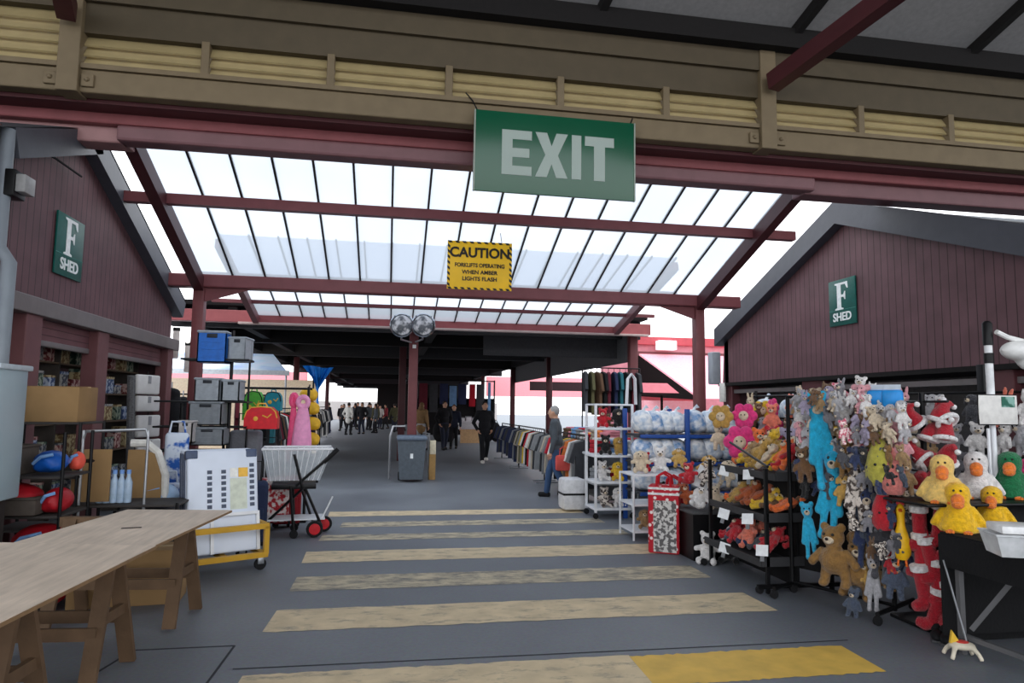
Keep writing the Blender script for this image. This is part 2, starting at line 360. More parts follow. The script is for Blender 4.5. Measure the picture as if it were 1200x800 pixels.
# ================================================================ translucent canopies over the road
def canopy_mat():
    m = bpy.data.materials.new('clouded roof glazing'); m.use_nodes = True; nt = m.node_tree; N = nt.nodes; L = nt.links
    N.remove(N['Principled BSDF']); o = N['Material Output']
    tr = N.new('ShaderNodeBsdfTransparent'); tl = N.new('ShaderNodeBsdfTranslucent'); gl = N.new('ShaderNodeBsdfGlossy'); gl.inputs['Roughness'].default_value = .15
    tc = N.new('ShaderNodeTexCoord'); n = N.new('ShaderNodeTexNoise'); n.inputs['Scale'].default_value = .8; n.inputs['Detail'].default_value = 4; L.new(tc.outputs['Object'], n.inputs['Vector'])
    r = N.new('ShaderNodeValToRGB'); r.color_ramp.elements[0].color = (.31, .335, .38, 1); r.color_ramp.elements[1].color = (.355, .375, .41, 1); r.color_ramp.elements[0].position = .35; r.color_ramp.elements[1].position = .6
    L.new(n.outputs['Fac'], r.inputs['Fac']); L.new(r.outputs['Color'], tr.inputs['Color']); tl.inputs['Color'].default_value = (.7, .74, .8, 1)
    mx = N.new('ShaderNodeMixShader'); mx.inputs['Fac'].default_value = .35; L.new(tr.outputs[0], mx.inputs[1]); L.new(tl.outputs[0], mx.inputs[2])
    m2 = N.new('ShaderNodeMixShader'); m2.inputs['Fac'].default_value = .03; L.new(mx.outputs[0], m2.inputs[1]); L.new(gl.outputs[0], m2.inputs[2]); L.new(m2.outputs[0], o.inputs['Surface'])
    return m
GLZ = canopy_mat(); BARM = mat('dark glazing bar', (40, 36, 40), .5)
XL, XR = -2.93, 5.2
def canopy(ya, za, yb, zb, xa, xb, n, purl, idx):
    g = struct('window_%d' % idx, MB().box((xa, 0, -.006), (xb, 1, .006)).xf(Matrix.Identity(4)), GLZ)
    g.data.clear_geometry(); mb = MB().quad((xa, ya, za), (xb, ya, za), (xb, yb, zb), (xa, yb, zb))
    g.data.from_pydata([tuple(v) for v in mb.v], [], mb.f); g.data.update()
    k = (zb-za)/(yb-ya)
    for i in range(n+1):
        x = XL+(XR-XL)*i/n
        struct('glazing_bar', MB().bar((x, ya, za+.005), (x, yb, zb+.005), .026, .04), BARM, g)
    for y, w_, h_, dz in purl:
        z = za+(y-ya)*k-dz
        struct('purlin', MB().bar((xa-.7, y, z), (xb+.6, y, z), w_, h_), MAROON)
canopy(7.85, 4.72, 11.2, 3.46, XL-.02, XR+.02, 17, [(9.08, .12, .13, .09)], 1)
canopy(11.9, 4.42, 15.6, 3.5, XL-.02, XR+.02, 17, [(13.35, .1, .11, .08), (14.6, .1, .07, .06)], 2)
for x in (XL, XR):
    struct('rafter', MB().bar((x, 7.8, 4.56), (x, 11.05, 3.36), .14, .2), MAROON_D)
    struct('rafter', MB().bar((x, 11.95, 4.28), (x, 15.45, 3.4), .12, .16), MAROON)
struct('valley_beam', MB().rbox((XL-.75, 10.9, 3.36), (XR+.75, 11.12, 3.56), .02), MAROON)
for x, s in ((XL, 1), (XR, -1)):
    struct('gusset_plate', MB().prism([(x, 3.36), (x+s*.75, 3.36), (x, 3.12)], .03, Matrix.Translation((0, 10.98, 0))), MAROON)
POSTM = paint('post maroon', (112, 62, 64))
solo('steel_post', MB().rbox((XL-.08, 10.92, 0), (XL+.08, 11.1, 3.36), .012), POSTM, 'slim maroon canopy post behind the stack of grey and blue crates', 'post')
solo('steel_post', MB().rbox((XR-.08, 10.92, 0), (XR+.08, 11.1, 3.36), .012), POSTM, 'maroon canopy post rising behind bagged white goods, beside right F shed', 'post')
# eave of the far shed
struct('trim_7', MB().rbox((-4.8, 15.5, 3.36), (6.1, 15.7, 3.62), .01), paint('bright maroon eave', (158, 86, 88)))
struct('gutter', MB().rbox((-3.3, 15.38, 3.31), (6.0, 15.5, 3.36), .01), paint('pale gutter lip', (200, 178, 172)))
struct('far_roof', bx((-4.9, 15.7, 3.75), (6.1, 72, 3.85)), DARK)
for i, y in enumerate((16.2, 20, 25, 31, 38, 46, 55, 64, 71.5)): struct('roof_beam', bx((-4.9, y, 3.32), (6.1, y+.25, 3.75)), DARK if i % 2 else mat('grimy beam', (52, 52, 54), .9))
for x in (-4.7, -3.6, .9, 5.4): struct('roof_beam', bx((x, 15.75, 3.42), (x+.2, 71, 3.75)), DARK)
GV = mat('dark grey hanging panel', (88, 90, 92), .9)
struct('hanging_panel', bx((5.62, 15.9, 2.72), (5.68, 32, 3.5)), GV)
struct('dark_far_stalls', bx((-1.2, 60, 0), (6.5, 60.2, 3.6)), DARK)  # plain dark block added to close the bright gap, for the far stalls
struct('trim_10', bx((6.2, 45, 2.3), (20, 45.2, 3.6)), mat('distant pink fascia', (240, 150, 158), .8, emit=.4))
struct('hanging_panel', bx((6.1, 30, 2.35), (10, 30.1, 2.75)), mat('dark awning strip', (58, 44, 46), .9))
struct('hanging_panel', bx((2.2, 16.6, 2.86), (5.62, 16.66, 3.36)), mat('dim grey panel', (62, 63, 66), .9))
for i, (x, y, lab) in enumerate([(.47, 15.62, 'maroon steel post carrying two round floodlights behind the grey wheelie bin'), (.3, 20.3, 'dark maroon post just behind the floodlight post, deeper in the hall'), (5.75, 15.7, 'maroon post at the hall corner behind the hanging garments'),
        (5.6, 24, 'dark maroon post beyond the clothes racks, nearer the corner post'), (5.5, 31, 'second dark maroon post along the hall behind the folded garments'), (5.3, 40, 'thin far maroon post at the bright gap behind the man in black'),
        (-3.6, 27, 'dark post beside the dangling blue tarpaulin'), (-3.6, 40, 'narrow red post before the pink building far off to the left')]):
    solo('steel_post', MB().rbox((x-.1, y, 0), (x+.1, y+.2, 3.4), .012), POSTM if y < 20 else MAROON_D, lab, 'post')
# ================================================================ the two F sheds either side
CLAD = boards('maroon vertical boards', (98, 70, 75), 1, .125, .6, .7)
SHUT = boards('maroon roller shutter slats', (106, 70, 74), 2, .075, .9, .6)
INT = mat('dim shop interior', (58, 52, 50), .9)
def gable(name, x, pts, sgn, th=.12):
    """wall polygon (y, z) in the plane X = x, thickness away from the corridor"""
    n = len(pts); vs = [(x, y, z) for y, z in pts]+[(x+sgn*th, y, z) for y, z in pts]
    struct(name, MB().add(vs, [tuple(range(n)), tuple(range(2*n-1, n-1, -1))]+[(i, (i+1) % n, (i+1) % n+n, i+n) for i in range(n)]), CLAD)
# left shed, facade x = -3.5
gable('wall_left', -3.5, [(6.85, 2.5), (11.62, 2.5), (11.62, 3.02), (8.25, 4.5), (6.85, 3.95)], -1)
struct('barge_board', MB().bar((-3.44, 8.1, 4.58), (-3.44, 11.78, 3.1), .16, .27), BARGE)
struct('barge_board', MB().bar((-3.44, 8.32, 4.58), (-3.44, 6.6, 3.9), .16, .27), BARGE)
for a, b in (((8.2, 4.62), (11.8, 3.17)), ((8.25, 4.62), (5.0, 3.3))):
    struct('shed_roof', MB().quad((-3.36, a[0], a[1]+.1), (-12, a[0], a[1]+.1), (-12, b[0], b[1]+.1), (-3.36, b[0], b[1]+.1)), mat('dark roof sheet', (70, 72, 78), .7))
struct('lintel', MB().rbox((-3.52, 6.5, 2.43), (-3.38, 11.7, 2.6), .01), GREY_TRIM)
for y0, y1 in ((7.12, 7.42), (8.75, 9.05), (11.3, 11.55)):
    struct('facade_post', MB().rbox((-3.6, y0, 0), (-3.42, y1, 2.46), .01), paint('facade post maroon', (108, 70, 72)))
struct('wall_back', bx((-6.6, 5, 0), (-6.5, 12, 4)), INT)
struct('wall_far', bx((-6.6, 11.55, 0), (-3.55, 11.65, 3.0)), CLAD)
struct('shop_ceiling', bx((-6.6, 5, 2.6), (-3.62, 11.6, 2.66)), DARK)
for y0, y1, lab in ((7.42, 8.75, 'maroon roller shutter half raised in the nearer bay of the left shed'), (9.05, 11.3, 'maroon roller shutter half raised in the farther bay of the left shed')):
    t = thing('roller_shutter', lab, 'shutter', (-3.55, (y0+y1)/2, 2.2), 0, 'roller shutters of the left shed')
    part('curtain', MB().box((-.02, (y0-y1)/2, 0), (.02, (y1-y0)/2, .25)), SHUT, t)
    part('bottom_rail', MB().rbox((-.035, (y0-y1)/2, -.04), (.035, (y1-y0)/2, .02), .01), GREY_TRIM, t)
# left near wall end: pinkish pier with box lamp, downpipe
struct('wall_left_pier', bx((-4.2, 6.3, 0), (-3.56, 6.83, 4.1)), paint('dusty maroon pier', (112, 82, 80)))
dp = MB().tube([(-3.42, 6.55, 4.0), (-3.42, 6.55, 2.95), (-3.3, 6.5, 2.8), (-3.3, 6.5, 1.4)], .06, 10)
struct('downpipe', dp, paint('grey downpipe', (128, 136, 144)), smooth=True)
t = thing('wall_lamp', 'black box lamp with grey face high on the near end of left shed', 'lamp', tuple(atY(14, 232, 6.6)))
part('housing', MB().rbox((-.13, -.1, 0), (.06, .1, .24), .01), BLACK, t)
part('lens', MB().rbox((.06, -.09, .04), (.14, .09, .2), .01), mat('frosted lens', (150, 150, 150), .3), t)
wr = MB().tube([(-3.5, 6.9, 4.12), (-3.45, 6.75, 4.02), (-3.4, 6.7, 3.98), (-3.42, 7.4, 4.05), (-3.42, 8.0, 4.06)], .012, 6)
solo('cable', wr, RUBBER, 'black cable looping across the top of the left shed wall', 'cable')
# right shed, facade x = 6.5
gable('wall_right', 6.5, [(4.4, 2.08), (12.7, 2.08), (12.6, 3.0), (8.86, 4.44), (4.4, 2.72)], 1)
struct('barge_board', MB().add([(6.34+dx, y, z) for dx in (0, .2) for y, z in ((8.86, 4.68), (12.72, 3.2), (12.72, 2.86), (8.86, 4.34))], [(0, 1, 2, 3), (7, 6, 5, 4), (0, 4, 5, 1), (1, 5, 6, 2), (2, 6, 7, 3), (3, 7, 4, 0)]), BARGE)
struct('barge_board', MB().add([(6.34+dx, y, z) for dx in (0, .2) for y, z in ((8.86, 4.68), (4.2, 2.9), (4.2, 2.56), (8.86, 4.34))], [(3, 2, 1, 0), (4, 5, 6, 7), (1, 5, 4, 0), (2, 6, 5, 1), (3, 7, 6, 2), (0, 4, 7, 3)]), BARGE)
for a, b in (((8.86, 4.6), (12.72, 3.12)), ((8.86, 4.6), (4.2, 2.82))):
    struct('shed_roof', MB().quad((6.36, a[0], a[1]), (16, a[0], a[1]), (16, b[0], b[1]), (6.36, b[0], b[1])), mat('dark roof sheet', (70, 72, 78), .7))
struct('wall_right_lower', bx((7.3, 3.0, 0), (7.4, 12.6, 2.3)), mat('grey shop shutters', (84, 82, 82), .7))
struct('soffit', bx((6.4, 3.0, 2.06), (7.4, 12.7, 2.12)), DARK)
struct('wall_right_end', bx((6.5, 12.45, 0), (9.5, 12.6, 3.0)), CLAD)
for y0, y1 in ((12.3, 12.65), (9.5, 10.0), (6.2, 6.6)): struct('facade_post', MB().rbox((6.48, y0, 0), (6.66, y1, 2.1), .01), paint('facade post dark maroon', (92, 52, 56)))
struct('rail', MB().bar((6.55, 3.5, 1.95), (6.55, 12.4, 1.95), .05, .07), GREY_TRIM)
t = solo('notice_sign', MB().rbox((6.38, 12.42, 1.75), (6.42, 12.62, 2.12), .005), mat('white notice plate', (214, 212, 206), .5), 'tall white notice plate on the far corner post of right shed', 'sign')
solo('mounted_meter_box', MB().rbox((6.3, 12.75, 2.1), (6.5, 12.95, 2.75), .03), paint('pale meter box', (150, 156, 164)), 'pale grey box fixed under the far eave of right shed', 'box')
# ---------------------------------------------------------------- signs
SGREEN = mat('sign green', (0, 76, 50), .25, 0, .05, 2, spec=.6); SGREY = mat('sign lettering grey', (150, 164, 157), .4, 0, .03, 2); SWHITE = mat('sign white', (232, 236, 236), .5)
TEAL = mat('shed sign teal green', (6, 84, 76), .4)
def exit_letters():
    def E(w, h, s): return [[(0, 0), (w, 0), (w, s), (s*1.15, s), (s*1.15, (h-s)/2), (w*.92, (h-s)/2), (w*.92, (h+s)/2), (s*1.15, (h+s)/2), (s*1.15, h-s), (w, h-s), (w, h), (0, h)]]
    def I(w, h): return [[(0, 0), (w, 0), (w, h), (0, h)]]
    def T(w, h, s): return [[(w/2-s*.58, 0), (w/2+s*.58, 0), (w/2+s*.58, h-s), (w, h-s), (w, h), (0, h), (0, h-s), (w/2-s*.58, h-s)]]
    def X(w, h, s):
        k = s*1.25; return [[(0, 0), (k, 0), (w/2, h/2-k*.78), (w-k, 0), (w, 0), (w/2+k*.55, h/2), (w, h), (w-k, h), (w/2, h/2+k*.78), (k, h), (0, h), (w/2-k*.55, h/2)]]
    return E, X, I, T
ex0 = atY(557, 128, 7.1)
t = thing('exit_sign', 'green EXIT sign with pale grey capitals hanging under the louvred fascia', 'sign', (1.705, 7.08, 3.9))
t.rotation_euler = (0, .004, 0)
part('board', MB().rbox((-.905, 0, 0), (.905, .03, .9), .004), SGREEN, t)
E_, X_, I_, T_ = exit_letters(); mb = MB(); H_ = .5; s_ = .115
for poly, x in ((E_(.33, H_, s_*.88), -.605), (X_(.365, H_, s_*.9), -.235), (I_(.108, H_), .175), (T_(.335, H_, s_*.95), .325)):
    for p in poly: mb.prism([(a+x, b+.2) for a, b in p], .004, Matrix.Translation((0, -.004, 0)))
part('lettering', mb, SGREY, t, label='pale grey EXIT lettering')
[part('edge_trim', MB().rbox((q-.008, -.006, 0), (q+.008, .036, .9), .002), mat('worn sign edge', (140, 150, 140), .5), t) for q in (-.903, .903)]
part('hook', MB().tube([(-.88, .015, .9), (-.93, .06, 1.02), (-1.0, .1, 1.12)], .008, 6), BLACK, t); part('hook', MB().tube([(.86, .015, .9), (.9, .06, .98)], .008, 6), BLACK, t)
# caution sign
SYEL = mat('sign yellow', (226, 180, 28), .45, 0, .08, 5); SBLK = mat('sign black', (28, 26, 22), .5)
t = thing('caution_sign', 'yellow CAUTION sign with black hazard border hanging from the first purlin', 'sign', (1.13, 9.06, 3.17))
part('board', MB().rbox((-.44, 0, 0), (.44, .02, .66), .003), SYEL, t)
mb = MB(); 
def hatch(x0, z0, x1, z1, horiz, n):
    for i in range(n):
        if horiz:
            a = x0+(x1-x0)*i/n; b = a+(x1-x0)/n*.5; sh = (z1-z0)*.8
            mb.prism([(a+sh*.0, z1), (b, z1), (min(b+sh, x1), z0), (min(a+sh, x1), z0)], .003, Matrix.Translation((0, -.003, 0)))
        else:
            a = z0+(z1-z0)*i/n; b = a+(z1-z0)/n*.5; sh = (x1-x0)*.8
            mb.prism([(x0, min(a+sh, z1)), (x0, min(b+sh, z1)), (x1, b), (x1, a)], .003, Matrix.Translation((0, -.003, 0)))
hatch(-.44, .632, .44, .66, True, 9); hatch(-.44, 0, .44, .028, True, 10); hatch(-.44, .03, -.405, .63, False, 8); hatch(.405, .03, .44, .63, False, 8)
part('hazard_border', mb, SBLK, t)
text_part('CAUTION', .185, SBLK, t, (0, -.004, .5), RX90, bold=.006, xs=.98)
text_part('FORKLIFTS OPERATING', .075, SBLK, t, (0, -.004, .33), RX90, bold=.002, xs=.86)
text_part('WHEN AMBER', .075, SBLK, t, (0, -.004, .235), RX90, bold=.002)
text_part('LIGHTS FLASH', .075, SBLK, t, (0, -.004, .145), RX90, bold=.002)
[part('wire', MB().tube([(q, .01, .66), (q*.93, .02, .8)], .004, 6), BLACK, t) for q in (-.3, .3)]
def serif_F(k):
    P = [(0, 0), (.46, 0), (.46, .05), (.34, .08), (.34, .46), (.48, .46), (.54, .36), (.58, .36), (.58, .66), (.54, .66), (.48, .55), (.34, .55), (.34, .92), (.58, .92), (.68, .76), (.73, .76), (.71, 1), (0, 1), (0, .95), (.12, .92), (.12, .08), (0, .05)]
    return [(a*k, b*k) for a, b in P]
for x, y, z, rz, w_, h_, lab in ((-3.49, 7.985, 2.93, PI/2, .62, .66, 'green F SHED sign with white letters on the left maroon gable'), (6.49, 8.93, 2.85, -PI/2, .6, .68, 'green F SHED sign with white letters on the right maroon gable')):
    t = thing('shed_sign', lab, 'sign', (x, y, z), rz, 'F SHED signs')
    part('board', MB().rbox((-w_/2, -.02, 0), (w_/2, 0, h_), .003), TEAL, t)
    part('lettering', MB().prism([(a-.15, b+.23) for a, b in serif_F(.4)], .005, Matrix.Translation((0, -.025, 0))), SWHITE, t, smooth=False)
    part('line', MB().box((-w_/2, -.023, .225), (w_/2, -.02, .232)), mat('pale sign line', (60, 130, 120), .5), t)
    text_part('SHED', .17, SWHITE, t, (0, -.024, .12), RX90, bold=.004, xs=1.0)
# ---------------------------------------------------------------- floodlights on the centre post
GLS = pattern('painted lamp reflections', (110, 114, 120), (250, 250, 252), 7, 'noise', .42, .56, .2)  # white and grey blotches paint the reflections into the glass colour
for i, (u, lab) in enumerate(((471, 'left of two round silver floodlights on the centre post'), (496, 'right of two round silver floodlights on the centre post'))):
    c = atY(u, 381, 15.05); t = thing('floodlight', lab, 'light', (c.x, c.y, c.z-.24), 0, 'floodlights on the centre post')
    M_ = Matrix.Rotation(PI/2, 3, 'X')@Matrix.Scale(1.12, 3)
    part('bowl', MB().lathe([(.06, -.2), (.16, -.14), (.22, -.02), (.24, .02), (.22, .03), (.2, .0)], (0, 0, .24), 20, 0, M_), mat('chromed bowl', (190, 194, 200), .18, .95), t)
    part('lens', MB().lathe([(.2, 0), (.19, .04), (.12, .07), (.01, .08)], (0, 0, .24), 20, 0, M_), GLS, t)
    part('bracket', MB().tube([(0, .1, .05), (0, .25, -.05), ((.47-c.x)*.8, .55, -.08)], .02, 8), STEEL, t)
solo('post_sign', MB().rbox((.44, 15.58, 2.9), (.52, 15.615, 2.98), .004), SWHITE, 'small white plate on the floodlight post under the lamps', 'sign')
# ---------------------------------------------------------------- beyond: hazed building, awning, parasol, car, marquee
PINKW = paint('hazed maroon wall', (226, 146, 156)); PINKA = mat('pink awning cloth', (248, 172, 182), .8, emit=.3); DKCL = mat('dark awning side', (24, 16, 16), .9)  # maroon wall paled to pink for haze; awning cloth glows for daylight
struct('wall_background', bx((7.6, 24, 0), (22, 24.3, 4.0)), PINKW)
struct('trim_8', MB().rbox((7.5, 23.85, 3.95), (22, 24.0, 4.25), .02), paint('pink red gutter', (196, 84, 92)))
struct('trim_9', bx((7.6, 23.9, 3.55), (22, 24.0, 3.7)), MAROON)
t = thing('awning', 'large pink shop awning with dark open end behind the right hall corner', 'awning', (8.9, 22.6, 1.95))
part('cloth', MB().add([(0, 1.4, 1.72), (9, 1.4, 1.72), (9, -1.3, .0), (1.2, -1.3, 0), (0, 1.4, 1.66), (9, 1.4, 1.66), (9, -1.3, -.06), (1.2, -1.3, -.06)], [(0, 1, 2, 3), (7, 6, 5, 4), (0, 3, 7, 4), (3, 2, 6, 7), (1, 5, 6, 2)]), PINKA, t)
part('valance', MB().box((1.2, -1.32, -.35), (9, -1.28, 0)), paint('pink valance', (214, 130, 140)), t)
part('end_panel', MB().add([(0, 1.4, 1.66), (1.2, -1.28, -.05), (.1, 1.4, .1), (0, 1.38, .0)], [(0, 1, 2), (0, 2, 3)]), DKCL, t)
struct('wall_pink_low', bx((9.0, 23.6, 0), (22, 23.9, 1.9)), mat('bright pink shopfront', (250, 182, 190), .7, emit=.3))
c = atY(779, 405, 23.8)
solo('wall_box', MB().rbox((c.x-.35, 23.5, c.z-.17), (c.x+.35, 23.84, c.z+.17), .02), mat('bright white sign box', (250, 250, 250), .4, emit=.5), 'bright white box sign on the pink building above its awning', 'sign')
t = thing('market_parasol', 'small pink parasol with black underside below the big awning', 'parasol', (8.25, 21.2, 0))
part('canopy', MB().add([(-.95, -.7, 2.1), (.75, -.7, 2.1), (.95, .7, 2.1), (-.95, .7, 2.1), (-.7, -.35, 2.42), (.5, -.35, 2.42), (.6, .35, 2.42), (-.6, .35, 2.42)], [(0, 1, 5, 4), (1, 2, 6, 5), (2, 3, 7, 6), (3, 0, 4, 7), (4, 5, 6, 7)]), paint('dusty pink canopy', (196, 100, 110)), t)
part('underside', MB().box((-.9, -.66, 2.07), (.85, .66, 2.1)), DKCL, t)
part('pole', MB().tube([(.45, 0, 0), (.45, 0, 2.05)], .045, 8), DKCL, t)
part('base', MB().lathe([(.28, 0), (.28, .05), (.06, .09)], (.45, 0, 0), 16), DKCL, t)
t = thing('parked_car', 'white car parked beyond the maroon post in front of pink building', 'car', (10.3, 18.6, 0))
body = [(-2.1, .35), (-2.15, .7), (-1.9, .95), (-1.2, 1.05), (-.65, 1.5), (.7, 1.55), (1.5, 1.1), (2.1, .95), (2.15, .4)]
part('bodywork', MB().prism(body, 1.7, Matrix.Translation((0, -.85, 0))), paint('car white', (236, 236, 238), .2), t)
part('window', MB().prism([(-1.1, 1.07), (-.62, 1.44), (.66, 1.48), (1.3, 1.1)], 1.72, Matrix.Translation((0, -.86, 0))), mat('car glass', (70, 74, 80), .1), t)
for x in (-1.35, 1.35):
    for y in (-.84, .7): part('wheel', MB().lathe([(.1, 0), (.33, 0), (.33, .18), (.1, .18)], (x, y, .33), 16, 0, Matrix.Rotation(-PI/2, 3, 'X')), RUBBER, t)
t = thing('marquee', 'blue and white marquee roof beyond the crates on the left', 'tent', (-6.2, 22, 0))
part('roof', MB().add([(-2.6, -1.6, 2.55), (3.3, -1.6, 2.45), (2.4, 1.0, 3.2), (-1.8, 1.0, 3.25)], [(0, 1, 2, 3)]), pattern('blue white marquee cloth', (120, 160, 226), (238, 244, 252), .8, 'noise', .35, .6), t)
t.children[0].data.materials[0].node_tree.nodes['Principled BSDF'].inputs['Emission Color'].default_value = (.55, .72, .95, 1); t.children[0].data.materials[0].node_tree.nodes['Principled BSDF'].inputs['Emission Strength'].default_value = .35  # emission lifts the dark underside of the cloth to daylight brightness
part('valance', MB().box((-2.6, -1.62, 2.42), (3.3, -1.58, 2.56)), mat('white valance', (236, 240, 246), .8), t)
for x in (-2.5, 3.2): part('pole', MB().tube([(x, -1.55, 0), (x, -1.55, 2.5)], .03, 8), STEEL, t)
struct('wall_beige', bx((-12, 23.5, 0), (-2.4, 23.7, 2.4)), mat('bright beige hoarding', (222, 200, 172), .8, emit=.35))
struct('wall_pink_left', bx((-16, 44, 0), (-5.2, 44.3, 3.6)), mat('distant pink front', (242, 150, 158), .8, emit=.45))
struct('wall_end', bx((-8, 78, 0), (12, 78.3, 2.0)), mat('distant pale shopfronts', (190, 182, 178), .8))
# ================================================================ people
SKIN = mat('skin', (196, 150, 124), .6, 0, .05, 20); HAIR_D = mat('dark hair', (36, 28, 24), .7, 0, .2, 60)
EYEW = mat('eye white', (230, 228, 222), .3); PUP = mat('pupil', (20, 16, 14), .3); LIP = mat('lips', (150, 84, 78), .5)
def limb(mb, pts, rs):
    mb.tube(pts, rs, 12)
    for p, r in zip(pts, rs): mb.ball(p, r, 0, 10, 8)
def person(label, loc, rz, H, top, bottom, hair, step=.25, arms='swing', shoes=None, long_coat=False, vox=.018, group=None, lean=0., hood=False, scarf=None):
    t = thing('person', label, 'person', loc, rz, group); k = H/1.75
    t.scale = (k, k, k)
    hipz = .93-step*.12
    L = []
    for s, f in ((-1, step), (1, -step)):        # f > 0: leg forward (-Y)
        hip = Vector((s*.09, 0, hipz)); ank = Vector((s*.1, -f, .09+(.05 if f < -.15 else 0))); mid = (hip+ank)/2
        L.append((hip, mid+Vector((0, -.05 if f >= 0 else -.09, 0)), ank, s))
    A = []
    lx = Vector((0, -lean, 0))
    for s, f in ((-1, -step), (1, step)):
        sh = Vector((s*.185, 0, 1.42))+lx
        if arms == 'swing': el = sh+Vector((s*.06, -.05-f*.45+.03, -.29)); wr_ = el+Vector((s*.01, -.1-f*.3, -.24))
        elif arms == 'pocket': el = sh+Vector((s*.12, .08, -.28)); wr_ = el+Vector((-s*.09, -.13, -.2))
        elif arms == 'front': el = sh+Vector((s*.07, -.02, -.29)); wr_ = el+Vector((-s*.08, -.22, .06))
        else: el = sh+Vector((s*.07, .02, -.3)); wr_ = el+Vector((s*.01, -.07, -.25))
        A.append((sh, el, wr_, s))
    hd = Vector((0, -.03, 1.635))+lx
    m = MB(); m.ball(hd, (.078, .098, .118), 0, 16, 12); m.ball(hd+Vector((0, -.03, -.07)), (.055, .066, .06)); m.ball(hd+Vector((0, -.102, -.02)), (.016, .022, .026)); m.ball(hd+Vector((0, -.088, .02)), (.055, .02, .012))
    for s in (-1, 1): m.ball(hd+Vector((s*.08, .0, -.01)), (.014, .022, .034))
    limb(m, [Vector((0, .005, 1.42))+lx, Vector((0, -.005, 1.56))+lx], [.066, .056])
    m.ball(Vector((0, 0, 1.28))+lx*.8, (.17, .105, .2)); m.ball((0, 0, 1.05), (.145, .1, .16)); m.ball((0, .005, .93), (.165, .115, .12))
    limb(m, [A[0][0], A[1][0]], [.07, .07])
    ex = MB()
    for sh, el, wr_, s in A:
        limb(m, [sh, el, wr_], [.056, .043, .03]); d = (wr_-el).normalized(); p = wr_+d*.05; side = Vector((0, -1, 0)) if abs(d.y) < .8 else Vector((0, 0, -1))
        side = (side-d*side.dot(d)).normalized(); m.ball(p, .032); m.ball(p+side*.02, .024); m.ball(p-side*.02, .024); inw = d.cross(side)*(s)
        for j, (o_, ln) in enumerate(((.03, .07), (.011, .08), (-.01, .074), (-.03, .058))):
            b0 = p+side*o_+d*.02; ex.tube([b0, b0+d*ln*.5, b0+d*ln*.8-Vector((s*.02, 0, 0)), b0+d*ln-Vector((s*.04, 0, 0))], [.01, .009, .008, .006], 6)
        b0 = p+side*.034; ex.tube([b0-d*.01, b0+side*.02+d*.02, b0+side*.024+d*.05], [.012, .01, .007], 6)
    for hip, kn, an, s in L: limb(m, [hip, kn, an], [.085, .058, .04]); m.ball(an+Vector((0, -.08, -.04)), (.04, .1, .035))
    part_mesh('body', fused('body', m, vox, SKIN, 1, ex), t)
    for s in (-1, 1):
        e = part('eye', MB().ball(hd+Vector((s*.03, -.09, .0)), (.014, .01, .009), 0, 8, 6), EYEW, t)
        part('pupil', MB().ball(hd+Vector((s*.03, -.0985, .0)), (.006, .004, .006), 0, 8, 6), PUP, e)
    part('mouth', MB().ball(hd+Vector((0, -.093, -.07)), (.024, .008, .006), 0, 8, 6), LIP, t)
    # hair
    h = MB(); h.ball(hd+Vector((0, .018, .026)), (.087, .1, .112), 0, 16, 12)
    if hair[1] == 'long': h.ball(hd+Vector((0, .06, -.08)), (.085, .055, .15)); 
    if hood: h.ball(hd+Vector((0, .05, -.1)), (.12, .1, .1))
    part_mesh('hair', fused('hair', h, .02, hair[0], 2), t)
    # jacket
    j = MB(); j.ball(Vector((0, 0, 1.29))+lx*.8, (.2, .13, .2)); j.ball((0, 0, 1.08), (.18, .128, .2)); j.ball((0, .0, .92 if not long_coat else .84), (.19, .135, .13 if not long_coat else .24))
    limb(j, [A[0][0], A[1][0]], [.085, .085]); j.lathe([(.08, 1.43), (.085, 1.5), (.07, 1.52)], lx, 14)
    for sh, el, wr_, s in A: limb(j, [sh, el, wr_+(el-wr_)*.08], [.075, .06, .048])
    part_mesh('jacket', fused('jacket', j, vox, top, 2), t)
    q = MB(); q.ball((0, 0, .93), (.172, .125, .12))
    for hip, kn, an, s in L: limb(q, [hip, kn, an+Vector((0, 0, .02))], [.1, .073, .06])
    part_mesh('trousers', fused('trousers', q, vox, bottom, 2), t)
    for hip, kn, an, s in L:
        z0 = an.z-.09; part('shoe', MB().rbox((an.x-.045, an.y-.17, z0), (an.x+.045, an.y+.07, z0+.09), .035, seg=3), shoes or RUBBER, t)
    if scarf: part('scarf', MB().tube([Vector((.09*math.cos(a), .08*math.sin(a), 1.5))+lx for a in [2*PI*i/12 for i in range(12)]], .035, 8, closed=True), scarf, t)
    return t
CB = cloth('black wool', (24, 24, 28)); CG = cloth('washed grey', (74, 80, 86)); CJ = cloth('blue denim', (58, 82, 116)); CBR = cloth('tan coat', (138, 108, 74)); CN = cloth('navy', (34, 38, 54))
CR = cloth('dark red', (120, 34, 40)); CW = cloth('off white', (210, 206, 200)); CGR = cloth('olive', (82, 80, 56)); WHSH = mat('white trainers', (214, 210, 204), .6)
g = atZ(567, 542)
person('person in black coat and black trousers walking toward the camera with white soled shoes', (g.x, g.y, 0), .1, 1.74, CB, CB, (HAIR_D, 'short'), .2, 'pocket', WHSH, True)
g = atZ(520, 527)
person('person in long black coat seen beside a companion near the white goods table', (g.x, g.y, 0), .3, 1.78, CB, CN, (HAIR_D, 'short'), .15, 'pocket', None, True)
person('person in dark clothes at the shoulder of the one in long black coat', (g.x+.42, g.y+.7, 0), -.2, 1.66, CN, CB, (mat('brown hair', (66, 46, 34), .7), 'long'), .1, 'down')
g = atZ(495, 531)
person('person in tan hooded coat passing behind the floodlight post', (g.x, g.y+1.5, 0), 2.6, 1.72, CBR, cloth('pale grey trousers', (160, 160, 164)), (mat('sandy hair', (120, 92, 62), .7), 'short'), .15, 'down', None, True, hood=True)
g = atZ(652, 583)
